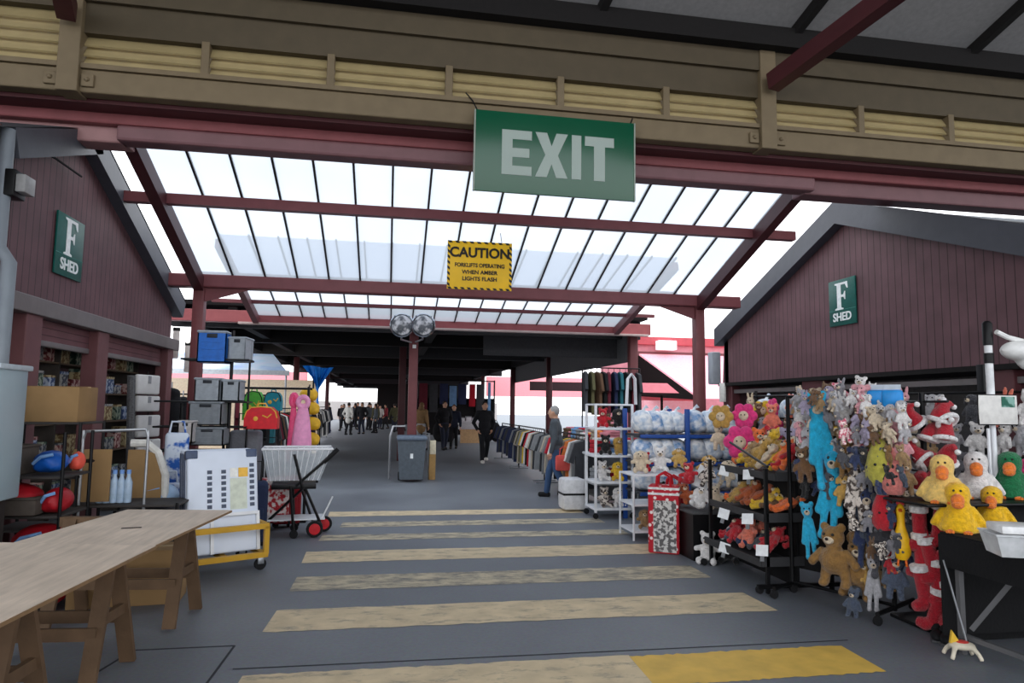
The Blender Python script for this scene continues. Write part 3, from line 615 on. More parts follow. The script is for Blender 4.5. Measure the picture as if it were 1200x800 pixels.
pw = person('grey haired person in grey jacket and blue jeans walking past the clothes racks', (g.x, g.y, 0), -PI/2-.35, 1.62, CG, CJ, (mat('grey hair', (150, 148, 146), .7), 'short'), .2, 'down', RUBBER, lean=.03)
hb = thing('carry_bag', 'red carry bag in the hand of person in grey jacket', 'bag', (g.x+.05, g.y-.3, .5))
part('bag_body', MB().rbox((-.14, -.06, 0), (.14, .06, .27), .04), cloth('coral red', (206, 84, 78)), hb)
part('handle', MB().tube([(-.07, 0, .26), (-.06, 0, .38), (0, 0, .42), (.06, 0, .38), (.07, 0, .26)], .01, 6), cloth('coral red', (206, 84, 78)), hb)
crowd = [(408, 500, 1.72, CW, CB, 'person in off white top at the left edge of the far crowd'), (416, 500, 1.66, CB, CB, 'person in black standing second from left in the far crowd'), (424, 498, 1.75, CB, CN, 'person in black jacket third from left in the far crowd'), (432, 499, 1.78, CB, CB, 'tall person in black fourth from left in the far crowd'),
         (440, 498, 1.64, CG, CB, 'person in grey jacket in the middle of the far crowd'), (452, 500, 1.68, CR, CB, 'person in dark red jacket at the right of the far crowd'), (462, 503, 1.72, CGR, CN, 'person in olive jacket next to the dark post at right end of far crowd'), (445, 494, 1.6, CW, CN, 'person in pale top deep in the far crowd between grey and dark red jackets'), (470, 497, 1.7, CBR, CB, 'person in tan coat half hidden by the dark post in the hall')]
for i, (u, v, h_, a, b, lab) in enumerate(crowd):
    g = atZ(u, v); person(lab, (g.x*(38+1.3*(i*5%9))/g.y, 38+1.3*(i*5%9), 0), rnd.uniform(-1.5, 1.5)+(PI if i % 3 == 0 else 0), h_, a, b, (HAIR_D, 'long' if i % 3 else 'short'), rnd.uniform(.05, .25), rnd.choice(['swing', 'down', 'pocket']), None, i % 2 == 0, .03, 'far crowd')
g = atZ(605, 520)
person('dark haired person bending over the folded clothes beside the rails', (g.x+1.2, g.y-1.0, 0), 1.2, 1.62, CB, CN, (HAIR_D, 'long'), .05, 'front', None, False, .025, lean=.12)

for i, (x, y) in enumerate([(-2.9, 44), (-2.2, 47), (-1.3, 45), (-3.4, 49), (-1.05, 50.5), (-2.6, 52), (-1.7, 53), (-3.6, 41.5), (-.9, 42)]):
    src = [o for o in COL.objects if o.get('group') == 'far crowd' and 'deeper' not in o['label']][(i*2+1) % 9]
    copy_thing(src, (x, y, 0), (0, 0, rnd.uniform(-3, 3)), tuple(src.scale), 'person in %s jacket deeper in the far crowd at the bright end of hall' % ['black', 'navy', 'grey', 'black', 'dark red', 'black', 'off white', 'black', 'olive'][i], 'person', 'far crowd at the back', {'jacket': [CB, CN, CG, CB, CR, CB, CW, CB, CGR][i]})
# ================================================================ soft toys: prototypes (removed after copying)
EYEM = mat('toy eye', (14, 12, 12), .15, spec=.6); NOSEM = mat('toy nose', (40, 26, 24), .4); MUZ = plush('cream', (214, 196, 170))
PROTO = {}
def toy_proto(key, ears='round', limb=1., fat=1., muzzle=True, trunk=False, H=.34, sit=False, thin=1.):
    """Soft toy about H tall, base at z=0, facing -Y; one continuous body > eye, nose, muzzle, ear."""
    t = thing('plush_'+key, None, None); t['h'] = H; k = H/.34
    m = MB(); lz = .09*limb
    m.ball((0, 0, lz+.07), (.058*fat, .05*fat, .075)); hz = lz+.19; m.ball((0, -.005, hz), (.06, .055, .056)); m.tube([(0, 0, lz+.1), (0, 0, hz)], .035, 10)
    for s in (-1, 1):
        if sit: m.tube([(s*.035, 0, lz+.03), (s*.06, -.1, lz+.015)], [.03, .027], 10); m.ball((s*.062, -.11, lz+.02), (.03, .02, .036))
        else: m.tube([(s*.033*fat, 0, lz+.04), (s*.045*fat, -.005, .02)], [.03*thin, .024*thin], 10); m.ball((s*.045*fat, -.015, .022), (.026, .036, .022))
        m.tube([(s*.04*fat, 0, lz+.12), (s*.085*fat, -.015, lz+.12-.075*limb)], [.025*thin, .022*thin], 10); m.ball((s*.086*fat, -.015, lz+.118-.08*limb), (.024, .024, .024))
        if ears == 'round': m.ball((s*.045, 0, hz+.05), (.026, .014, .026))
        elif ears == 'long': m.tube([(s*.025, 0, hz+.04), (s*.032, 0, hz+.09), (s*.04, .005, hz+.13)], [.016, .02, .01], 10)
        elif ears == 'floppy': m.tube([(s*.045, 0, hz+.035), (s*.07, -.005, hz+.0), (s*.072, -.01, hz-.045)], [.016, .02, .018], 10)
        elif ears == 'big': m.ball((s*.075, .005, hz+.015), (.045, .012, .045))
        elif ears == 'point': m.tube([(s*.035, 0, hz+.04), (s*.043, 0, hz+.085)], [.022, .006], 10)
    if trunk: m.tube([(0, -.05, hz), (0, -.085, hz-.03), (0, -.09, hz-.08)], [.022, .018, .014], 10)
    m.xf(Matrix.Scale(k, 4))
    b = part_mesh('body', fused('plush_body', m, .0095*k, plush('tan', (164, 132, 92)), 1), t)
    if muzzle and not trunk:
        mz = part('muzzle', MB().ball((0, -.05*k, (hz-.014)*k), (.028*k, .022*k, .021*k), 0, 10, 7), MUZ, t)
        part('nose', MB().ball((0, -.072*k, (hz-.006)*k), (.01*k, .007*k, .008*k), 0, 8, 6), NOSEM, t)
    for s in (-1, 1): part('eye', MB().ball((s*.024*k, -.052*k, (hz+.016)*k), (.008*k,)*3, 0, 8, 6), EYEM, t)
    PROTO[key] = t; return t
toy_proto('bear'); toy_proto('rabbit', 'long', 1., .9); toy_proto('puppy', 'floppy', 1., 1.); toy_proto('elephant', 'big', 1., 1.05, trunk=True); toy_proto('cat', 'point', 1., .9)
toy_proto('monkey', 'round', 2.1, .72, H=.44, thin=.85); toy_proto('fluffy_bear', 'round', .8, 1.35, H=.42); toy_proto('seated_bear', 'round', .15, 1.15, H=.3, sit=True); toy_proto('seated_puppy', 'floppy', .15, 1.15, H=.3, sit=True)
def flower_proto():
    t = thing('plush_flower', None, None); t['h'] = .3
    m = MB()
    for i in range(6):
        a = 2*PI*i/6; m.ball((.085*math.cos(a), 0, .15+.085*math.sin(a)), (.055, .03, .055))
    m.ball((0, 0, .15), (.08, .03, .08)); part_mesh('petals', fused('plush_petals', m, .01, plush('pink', (226, 60, 130)), 1), t)
    f = part('face', MB().ball((0, -.025, .15), (.05, .022, .05), 0, 14, 8), plush('cream', (214, 196, 170)), t)
    for s in (-1, 1): part('eye', MB().ball((s*.018, -.046, .16), .007, 0, 8, 6), EYEM, f)
    PROTO['flower'] = t
flower_proto()
RED = plush('santa red', (172, 22, 40)); FLUFF = plush('white fluff', (236, 232, 232))
def hat_proto():
    t = thing('santa_hat', None, None); t['h'] = .3
    m = MB(); m.tube([(0, 0, .04), (0, 0, .12), (.02, 0, .2), (.07, -.01, .25), (.12, -.02, .24)], [.1, .088, .06, .036, .018], 14)
    part_mesh('crown', fused('hat_crown', m, .011, RED, 1), t)
    part('trim', MB().tube([(.1*math.cos(a), .1*math.sin(a), .04) for a in [2*PI*i/16 for i in range(16)]], .026, 8, closed=True), FLUFF, t)
    part('pompom', MB().ball((.14, -.02, .225), .03, 0, 10, 8), FLUFF, t); PROTO['hat'] = t
hat_proto()
def stocking_proto():
    t = thing('christmas_stocking', None, None); t['h'] = .42
    m = MB(); m.tube([(0, 0, .36), (0, 0, .2), (0, 0, .08), (-.06, 0, .05), (-.13, 0, .05)], [.062, .06, .062, .06, .04], 14)
    part_mesh('sock', fused('stocking', m, .012, RED, 1), t)
    part('cuff', MB().lathe([(.06, .34), (.078, .35), (.08, .4), (.06, .41)], (0, 0, 0), 16), FLUFF, t)
    part('loop', MB().tube([(.04, 0, .4), (.06, 0, .44), (.03, 0, .45), (.02, 0, .4)], .006, 6), RED, t); PROTO['stocking'] = t
stocking_proto()
def drop_proto():
    t = thing('plush_drop', None, None); t['h'] = .36
    part('body', MB().lathe([(.0, 0), (.06, .01), (.088, .06), (.092, .12), (.075, .2), (.045, .28), (.02, .33), (.008, .36)], (0, 0, 0), 18), plush('salmon', (206, 120, 112)), t)
    for s in (-1, 1): part('eye', MB().ball((s*.025, -.082, .15), .01, 0, 8, 6), EYEM, t)
    part('ribbon', MB().tube([(0, 0, .34), (0, 0, .42)], .007, 6), MUZ, t); PROTO['drop'] = t
drop_proto()
def chicken_proto():
    t = thing('squeaky_chicken', None, None); t['h'] = .46
    part('body', MB().lathe([(0, 0), (.04, .005), (.066, .05), (.07, .12), (.052, .2), (.032, .27), (.03, .36), (.036, .4), (.02, .44), (0, .455)], (0, 0, 0), 16), mat('yellow rubber', (232, 180, 28), .4), t)
    part('beak', MB().lathe([(.016, 0), (.002, .05)], (0, -.03, .4), 10, 0, Matrix.Rotation(PI/2, 3, 'X')), mat('orange rubber', (232, 110, 30), .4), t)
    part('comb', MB().prism([(-.03, .44), (.03, .44), (.025, .475), (.01, .455), (0, .48), (-.012, .455), (-.025, .475)], .012, Matrix.Translation((0, -.006, 0))), mat('red rubber', (196, 34, 34), .4), t)
    for s in (-1, 1): part('foot', MB().tube([(s*.025, 0, .01), (s*.03, -.01, -.03), (s*.03, -.05, -.035)], .009, 6), mat('orange rubber', (232, 110, 30), .4), t)
    PROTO['chicken'] = t
chicken_proto()
def duck_proto():
    t = thing('duck_puppet', None, None); t['h'] = .36
    m = MB(); m.lathe([(.13, .0), (.14, .02), (.115, .09), (.085, .17), (.075, .22), (.085, .27), (.078, .32), (.045, .355), (.005, .365)], (0, 0, 0), 20)
    for s in (-1, 1): m.tube([(s*.07, 0, .17), (s*.13, -.01, .09), (s*.175, -.01, .035)], [.04, .035, .02], 10)
    part_mesh('body', fused('puppet_body', m, .011, plush('duck yellow', (244, 186, 20)), 1), t)
    b = MB(); b.ball((0, -.095, .235), (.045, .05, .05)); b.ball((0, -.12, .205), (.042, .045, .03)); part('beak', b, plush('beak orange', (236, 124, 44)), t)
    for s in (-1, 1):
        part('eye', MB().ball((s*.022, -.076, .305), .009, 0, 8, 6), EYEM, t)
        f = MB()
        for q in (-.02, 0, .02): f.tube([(s*.055, -.11, .012), (s*.055+q, -.16, .01)], [.014, .011], 8)
        part('foot', f, plush('beak orange', (236, 124, 44)), t)
    PROTO['duck'] = t
duck_proto()
PC = {n: plush(n, c) for n, c in {'tan': (164, 132, 92), 'brown': (112, 80, 52), 'grey': (138, 136, 142), 'pale grey': (178, 176, 180), 'white': (226, 222, 220), 'pink': (214, 60, 120), 'pale pink': (222, 160, 168), 'orange': (234, 110, 48), 'coral': (238, 128, 104), 'yellow': (226, 184, 50),
     'blue': (34, 168, 208), 'navy': (44, 56, 92), 'red': (186, 30, 44), 'cream': (214, 196, 170), 'lilac': (164, 154, 178), 'dark grey': (72, 72, 78), 'black': (26, 26, 28), 'golden': (190, 150, 76), 'honey brown': (140, 104, 56), 'olive yellow': (176, 168, 70), 'rust': (170, 84, 44), 'slate': (76, 86, 104), 'green': (20, 110, 66)}.items()}
PC['dappled'] = pattern('dappled plush', (70, 60, 56), (214, 204, 194), 26, 'noise', .46, .54, .95); PC['rosy print'] = pattern('rosy plush print', (196, 70, 100), (236, 214, 212), 30, 'noise', .42, .56, .95)
CATS = {'bear': 'soft toy', 'hat': 'santa hat', 'stocking': 'christmas stocking', 'duck': 'puppet', 'chicken': 'toy', 'flower': 'soft toy'}
NM = {'bear': 'plush bear', 'rabbit': 'plush rabbit', 'puppy': 'plush puppy', 'elephant': 'plush elephant', 'cat': 'plush cat', 'monkey': 'long limbed plush monkey', 'fluffy_bear': 'fluffy plush bear', 'seated_bear': 'seated plush bear', 'seated_puppy': 'seated plush puppy', 'flower': 'plush flower with smiling face', 'hat': 'santa hat', 'stocking': 'christmas stocking', 'drop': 'drop shaped plush', 'chicken': 'rubber squeaky chicken', 'duck': 'duck hand puppet'}
def put(key, colour, loc, rz, h, label, group=None, tilt=(0, 0), sq=1.):
    src = PROTO[key]; s = h/src['h']
    cols = None
    if colour:
        m = PC[colour]; cols = {'': m, 'body': m, 'petals': m}
    o = copy_thing(src, loc, (tilt[0], tilt[1], rz), (s*sq, s*sq, s), label, CATS.get(key, 'soft toy'), group, cols)
    return o
def hook_part(rack, p, n=(0, 0, 0)): pass
# ================================================================ right: upper wall of hanging toys on a long black rail frame
K0, KD = Vector((5.3, 6.0, 0)), Vector((-.16, 1.0, 0)).normalized()          # far toy wall, runs along the corridor
t = thing('toy_rack', 'long black rail frame carrying the upper rows of plush toys', 'rack', (5.3, 4.9, 0))
for z in (1.78, 1.5, 1.22): part('rail', MB().tube([(0, 0, z), (-.56, 3.5, z)], .012, 8), BLACK, t)
for q in (0, 1.75, 3.5): part('upright', MB().tube([(-.16*q+.03, q, 0), (-.16*q+.03, q, 1.85)], .02, 8), BLACK, t)
seq = [('flower', 'yellow'), ('flower', 'pink'), ('rabbit', 'white'), ('bear', 'coral'), ('elephant', 'grey'), ('puppy', 'tan'), ('bear', 'pale grey'), ('rabbit', 'white'), ('puppy', 'brown'), ('cat', 'pale grey'), ('bear', 'cream'), ('rabbit', 'pale pink'), ('elephant', 'pale grey'), ('bear', 'white'), ('puppy', 'dark grey'), ('rabbit', 'coral'), ('cat', 'white'), ('bear', 'tan')]
rows = [(1.62, 'top', 0), (1.36, 'second', 5), (1.1, 'third', 11)]
for zt, rn, off in rows:
    n = 17
    for i in range(n):
        key, c = seq[(i*(1 if off == 0 else 7 if off == 5 else 5)+off) % len(seq)]
        if i < 3 and off == 0: key, c = [('rabbit', 'cream'), ('flower', 'yellow'), ('flower', 'pink')][i]
        q = 3.4*(1-i/(n-1)); h = rnd.uniform(.26, .32)
        p = Vector((5.3-.16*q-.09+rnd.uniform(-.05, .03), 4.9+q+rnd.uniform(-.04, .04), zt-h*.55+rnd.uniform(-.03, .05)))
        put(key, c, p, -PI/2+.5+rnd.uniform(-.6, .6), h, '%s %s, %s from far end in %s row of toy wall' % (c, NM[key], ORD(i), rn), 'plush toys on the long toy wall', (rnd.uniform(-.2, .2), rnd.uniform(-.25, .25)))
# loose toys seen hanging at the corner of the toy wall (nearer)
J = [('flower', 'golden', 845, 488, 8.0, .34, 'golden plush flower hanging left of the two pink ones'), ('flower', 'pink', 872, 487, 7.9, .36, 'pink plush flower hanging over the red and orange toys'), ('flower', 'pink', 868, 518, 7.7, .46, 'large magenta plush flower hanging under the smaller pink flower'), ('bear', 'coral', 905, 491, 7.7, .36, 'coral plush bear hanging right of pink flower'),
     ('fluffy_bear', 'orange', 890, 521, 7.4, .42, 'orange fluffy plush bear perched behind the tiered stand'), ('fluffy_bear', 'red', 905, 519, 7.3, .42, 'red fluffy plush bear next to the orange one'), ('elephant', 'lilac', 926, 522, 7.0, .42, 'lilac grey plush elephant hanging right of red bear'), ('bear', 'cream', 842, 512, 8.1, .34, 'cream plush bear hanging under golden flower'),
     ('rabbit', 'pale grey', 936, 498, 7.2, .34, 'pale grey plush rabbit hanging above the lilac elephant'), ('bear', 'brown', 889, 484, 8.1, .26, 'small brown plush bear between pink flower and coral bear'), ('puppy', 'tan', 936, 480, 7.4, .28, 'tan plush puppy high above the pale grey rabbit')]
for key, c, u, v, y, h, lab in J:
    p = atY(u, v, y); put(key, c, p-Vector((0, 0, h*.5)), -.6+rnd.uniform(-.3, .3), h, lab, 'toys hanging behind the tiered stand')
# ================================================================ right: front rail with big hanging toys
GP, GD = (3.72, 4.96), (-.43, .78)
fr = thing('garment_rail', 'black rail on castors hung with big plush toys beside the tiered stand', 'rack', (3.9, 4.98, 0), 0)
ln = 1.25
d = Vector((GD[0], GD[1], 0)).normalized()
a, b = Vector((0, -.1, 0)), d*.78
part('top_rail', MB().tube([a+Vector((0, 0, 1.72)), b+Vector((0, 0, 1.72))], .016, 8), BLACK, fr)
nrm = Vector((-d.y, d.x, 0))
for p in (a, b):
    part('upright', MB().tube([p+Vector((0, 0, .06)), p+Vector((0, 0, 1.72))], .018, 8), BLACK, fr)
    f_ = part('foot', MB().tube([p+nrm*.3+Vector((0, 0, .085)), p-nrm*(.35 if p is a else .02)+Vector((0, 0, .085))], .018, 8), BLACK, fr)
    for s in (.3, -.35 if p is a else -.02): part('castor', MB().lathe([(.01, -.014), (.035, -.012), (.035, .012), (.01, .014)], p+nrm*s+Vector((0, 0, .037)), 14, 0, Matrix.Rotation(PI/2, 3, 'X')), RUBBER, f_)
part('backing', MB().bar(a+Vector((0, 0, .8))-nrm*.12, b+Vector((0, 0, .8))-nrm*.12, .01, 1.2), mat('added dark backing', (18, 17, 18), .9), fr)  # dark sheet added so the gaps between toys read dark and dense
part('base_rail', MB().tube([a+Vector((0, 0, .1)), b+Vector((0, 0, .1))], .014, 8), BLACK, fr)
G = [('monkey', 'blue', 969, 530, .62, 'upper blue long limbed plush monkey hanging on the front rail'), ('monkey', 'blue', 968, 590, .58, 'blue long limbed plush monkey hanging just below the upper one'), ('monkey', 'blue', 951, 630, .36, 'small blue plush monkey hanging lowest beside the tiered stand'),
     ('fluffy_bear', 'honey brown', 979, 650, .52, 'large honey brown fluffy plush bear at the bottom of the front rail'), ('fluffy_bear', 'honey brown', 1001, 664, .5, 'second large honey brown fluffy bear hanging lower and to the right of first'), ('bear', 'honey brown', 992, 540, .27, 'honey brown plush bear hanging right of the upper blue monkey'),
     ('puppy', 'golden', 988, 575, .26, 'golden plush puppy between blue monkey and dappled toy'), ('monkey', 'dappled', 1003, 585, .5, 'dappled giraffe print plush with long legs over the brown bears'), ('rabbit', 'rosy print', 1010, 528, .3, 'rosy print plush rabbit hanging over the dappled toy'), ('bear', 'dappled', 1016, 556, .28, 'dappled plush bear right below the rosy rabbit'),
     ('monkey', 'navy', 1013, 628, .5, 'navy plush with long legs beside the honey brown bears'), ('bear', 'brown', 944, 545, .3, 'brown plush bear at the left end of the front rail'), ('puppy', 'pale grey', 951, 520, .3, 'pale grey plush puppy left of the upper blue monkey'), ('monkey', 'dark grey', 1030, 640, .5, 'dark grey striped plush with long limbs low on the front rail'),
     ('rabbit', 'slate', 1048, 676, .34, 'slate blue plush rabbit hanging low next to the santa red goods'), ('monkey', 'pale grey', 1022, 690, .34, 'pale grey plush with dangling legs almost touching the floor'), ('bear', 'slate', 998, 706, .24, 'tiny slate plush bear hanging lowest under the brown bears'), ('bear', 'red', 1045, 660, .16, 'tiny red plush bear between yellow chicken and slate rabbit'),
     ('bear', 'orange', 1046, 668, .12, 'tiny orange plush bear below the tiny red one'), ('cat', 'dappled', 1028, 500, .24, 'dappled plush cat hanging near the top of the front rail'), ('puppy', 'brown', 1008, 500, .24, 'brown plush puppy top of front rail next to dappled cat'), ('rabbit', 'white', 990, 480, .22, 'white plush rabbit at the top of the front rail'), ('elephant', 'grey', 970, 488, .22, 'grey plush elephant at top of the front rail above the blue monkey'),
     ('monkey', 'golden', 1024, 515, .4, 'golden long armed plush dangling behind dappled cat'), ('bear', 'pale pink', 1050, 500, .26, 'pale pink plush bear under the blue packets'), ('rabbit', 'pale pink', 1058, 524, .26, 'pale pink plush rabbit left of the santa hats'), ('bear', 'cream', 956, 495, .22, 'cream plush bear top left end of the front rail'), ('cat', 'tan', 1062, 560, .26, 'tan plush cat hanging behind the pink drop toy'), ('puppy', 'dappled', 1062, 590, .24, 'dappled plush puppy hanging above the stockings')]
for key, c, u, v, h, lab in G:
    p = atP(u, v, (3.66+rnd.uniform(-.05, .08), 4.96), GD); put(key, c, p-Vector((0, 0, h*.5)), -.75+rnd.uniform(-.35, .35), h, lab, 'plush toys on the front rail', (rnd.uniform(-.08, .08), rnd.uniform(-.12, .12)), .78 if key == 'monkey' else 1.)
for key, c, u, v, h, lab in [('drop', None, 1046, 552, .36, 'salmon pink drop shaped plush on the front rail'), ('drop', 'olive yellow', 1031, 538, .42, 'olive yellow drop shaped plush left of the salmon pink one'), ('drop', 'grey', 1034, 562, .24, 'small grey drop plush below the olive yellow one'), ('chicken', None, 1056, 622, .42, 'yellow rubber squeaky chicken hanging beside the red stockings'), ('drop', 'red', 1035, 595, .34, 'dark red drop plush hanging above the grey striped one')]:
    p = atP(u, v, (3.6, 4.93), GD); put(key, c, p-Vector((0, 0, h*.5)), -.7, h, lab, None)
for i, (u, lab) in enumerate([(1028, 'left of two blue packets hooked at the top of the front rail'), (1046, 'right of two blue packets hooked at the top of the front rail')]):
    p = atP(u, 467, (3.72, 5.0), GD); t = thing('blister_packet', lab, 'packet', tuple(p), -.9, 'blue packets')
    part('bag', MB().rbox((-.075, -.03, -.07), (.075, .03, .07), .025), mat('bright blue packet', (36, 140, 214), .35), t); part('header_card', MB().box((-.06, -.004, .07), (.06, .004, .11)), mat('pale header card', (190, 200, 210), .6), t)
r_ = MB(); r_.tube([(3.5, 5.75, 1.62), (4.35, 4.45, 1.72)], .012, 8)
# the dense cluster of small toys along the front rail
pale = ['pale grey', 'white', 'lilac', 'cream', 'pale pink', 'grey', 'tan', 'white', 'rosy print', 'brown']; dull = ['brown', 'dark grey', 'slate', 'golden', 'grey', 'black', 'tan', 'dappled', 'navy', 'honey brown']
lines = [(466, 930, 1022, 10, pale), (484, 934, 1062, 12, pale), (503, 936, 1058, 11, pale), (524, 938, 1060, 10, pale), (546, 934, 1062, 10, dull), (570, 936, 1064, 9, dull), (596, 1000, 1064, 6, dull), (622, 996, 1064, 6, dull), (650, 1010, 1062, 5, dull), (676, 1016, 1062, 4, dull)]
for li, (v, u0, u1, n, cs) in enumerate(lines):
    for i in range(n):
        u = u0+(u1-u0)*(i+.5)/n+rnd.uniform(-3, 3); p = atP(u, v+rnd.uniform(-5, 5), (3.74+rnd.uniform(-.06, .06), 5.0), GD); h = rnd.uniform(.17, .24)
        c = cs[(i*3+li*7) % 10]; key = ['bear', 'rabbit', 'puppy', 'cat', 'elephant', 'monkey'][(i*5+li) % 6]
        put(key, c, p-Vector((0, 0, h*.5)), -.75+rnd.uniform(-.9, .9), h, 'small %s %s, %s from left in %s line of rail cluster' % (c, NM[key].replace('long limbed ', ''), ORD(i), ORD(li)), 'small toys of the front rail cluster', (rnd.uniform(-.3, .3), rnd.uniform(-.35, .35)))
for li, (v, u0, u1, n, cs) in enumerate([(470, 936, 1020, 8, pale), (488, 984, 1060, 7, pale), (508, 988, 1062, 7, pale), (534, 984, 1064, 6, dull), (560, 1004, 1064, 5, dull), (606, 1000, 1046, 4, dull), (640, 1016, 1060, 4, dull)]):
    for i in range(n):
        u = u0+(u1-u0)*(i+.5)/n+rnd.uniform(-3, 3); p = atP(u, v+rnd.uniform(-5, 5), (3.54+rnd.uniform(-.04, .04), 4.92), GD); h = rnd.uniform(.14, .2)
        c = cs[(i*7+li*3+2) % 10]; key = ['rabbit', 'bear', 'cat', 'puppy', 'bear', 'elephant'][(i*5+li*2) % 6]
        put(key, c, p-Vector((0, 0, h*.5)), -.75+rnd.uniform(-.9, .9), h, 'little %s %s outermost on front rail, %s from left, %s line' % (c, NM[key], ORD(i), ORD(li)), 'outermost small toys of the front rail', (rnd.uniform(-.3, .3), rnd.uniform(-.35, .35)))
# red cluster of santa hats and stockings
HP, HDIR = (4.0, 4.72), (-.42, .8)
sp = thing('hook_strip', 'black hook strip holding santa hats and stockings beside the black table', 'rack', (4.1, 4.74, 0))
part('upright', MB().tube([(0, 0, 0), (0, 0, 1.75)], .022, 8), BLACK, sp); part('base', MB().rbox((-.2, -.2, 0), (.2, .2, .03), .01), BLACK, sp)
for z in (1.68, 1.42, 1.14, .86, .6): part('hook', MB().tube([(-.02, -.28, z), (.0, 0, z), (.02, .28, z)], .009, 6), BLACK, sp)
hs = [(1076, 483), (1098, 480), (1112, 480), (1086, 503), (1106, 502), (1070, 528), (1086, 526), (1107, 528), (1074, 556), (1092, 552), (1079, 580), (1096, 600)]
for i, (u, v) in enumerate(hs):
    p = atP(u, v, HP, HDIR); h = rnd.uniform(.19, .22)
    put('hat', None, p-Vector((0, 0, h*.5)), -.8+rnd.uniform(-1.2, 1.2), h, 'red santa hat with white trim, %s counted from the top of the hanging cluster' % ORD(i), 'santa hats by the black table', (rnd.uniform(-.5, .5), rnd.uniform(-.9, .9)))
ss = [(1078, 618), (1097, 615), (1112, 632), (1080, 650), (1098, 655), (1086, 686), (1101, 682), (1112, 708), (1090, 712)]
for i, (u, v) in enumerate(ss):
    p = atP(u, v, (3.88, 4.56), HDIR); h = .34
    put('stocking', None, p-Vector((0, 0, h*.5)), -.7+rnd.uniform(-.8, .8), h, 'red christmas stocking with white cuff, %s from the top under the santa hats' % ORD(i), 'stockings by the black table', (0, rnd.uniform(-.25, .25)))
# ================================================================ right: black tiered stand with heaped toys and price cards
TS = thing('tiered_stand', 'black three tier display stand heaped with plush toys and white price cards', 'stand', (3.5, 6.3, 0), 0)
CARD = mat('white price card', (232, 234, 236), .6)
def P3(a, b, z): return (a, b, z)                    # stand local: x away from the corridor, y along it
TIER = [(.26, -.26, .55), (.64, -.2, .55), (1.0, -.1, .5)]
for z, x0, w_ in TIER:
    part('tray', MB().box((x0, -.62, z-.03), (x0+w_, .46, z)).box((x0-.015, -.62, z-.03), (x0, .46, z+.035)).box((x0, -.635, z-.03), (x0+w_, -.62, z+.05)), mat('dark grey tray', (52, 52, 54), .6), TS)
for x in (-.2, .42):
    for y in (-.62, .46): part('post', MB().bar((x, y, .0), (x, y, 1.25 if x > 0 else 1.08), .03, .03), BLACK, TS)
part('skirt', MB().box((.1, -.6, .04), (.12, .44, 1.0)), mat('black drape', (16, 16, 18), .9), TS)
part('foot', MB().bar((-.3, -.62, .06), (.5, -.62, .06), .035, .035), BLACK, TS); part('top_bar', MB().tube([(-.2, -.66, 1.1), (.0, .4, 1.26)], .012, 8), BLACK, TS)
for y in (-.62, .46): part('castor', MB().lathe([(.01, -.014), (.035, -.012), (.035, .012), (.01, .014)], (-.28, y, .037), 14, 0, Matrix.Rotation(PI/2, 3, 'X')), RUBBER, TS)
tiercol = [('yellow', 'golden', 'orange', 'cream', 'yellow', 'red', 'golden', 'tan'), ('rust', 'orange', 'yellow', 'golden', 'brown', 'rust', 'tan', 'yellow'), ('red', 'coral', 'slate', 'red', 'navy', 'white', 'dark grey', 'red')]
tn = ['bottom', 'middle', 'top']; fq = {}
for ti, (z, x0, w_) in enumerate(TIER):
    cols = tiercol[2-ti]
    for i in range(16):
        c = cols[(i*3+ti) % 8]; key = ['bear', 'puppy', 'cat', 'fluffy_bear'][(i+ti) % 4]; back = i >= 9
        y = 5.75+(.98*((i if not back else i-8.7)+.4)/(9 if not back else 7)); h = rnd.uniform(.29, .37)
        lab = '%s %s in %s tray of tiered stand, %s from near end, %s' % (c, NM[key], tn[ti], ORD(i-9 if back else i), 'back' if back else 'front')
        put(key, c, Vector((3.5+x0+(.1 if not back else .3)+rnd.uniform(-.02, .02), y-.0, z+.05+(.07 if back else 0))), -PI/2+rnd.uniform(-.8, .8), h, ' '.join(lab.split()), 'plush toys heaped on the tiered stand', (-.95+rnd.uniform(-.35, .35), rnd.uniform(-.5, .5)))
for i, (u, v, y, lab) in enumerate([(849, 552, 6.7, 'white price card on the top tray, farther one'), (877, 556, 6.2, 'white price card on the top tray, nearer one'), (848, 602, 6.6, 'white price card on the middle tray, farther one'), (876, 608, 6.1, 'white price card on the middle tray, nearer one tilted'), (849, 642, 6.5, 'white price card on the bottom tray, farther one'), (893, 645, 5.85, 'white price card on the bottom tray, nearer one')]):
    p = atX(u, v, 3.22 if i > 1 else 3.38); t = thing('price_card', lab, 'card', tuple(p), -PI/2+.35, 'price cards on the tiered stand')
    t.rotation_euler = (-.25, .12*(-1)**i, -PI/2+.45)
    part('card', MB().box((-.06, -.003, -.045), (.06, .003, .05)), CARD, t); part('holder', MB().box((-.02, .003, -.09), (.02, .008, -.02)), STEEL, t)
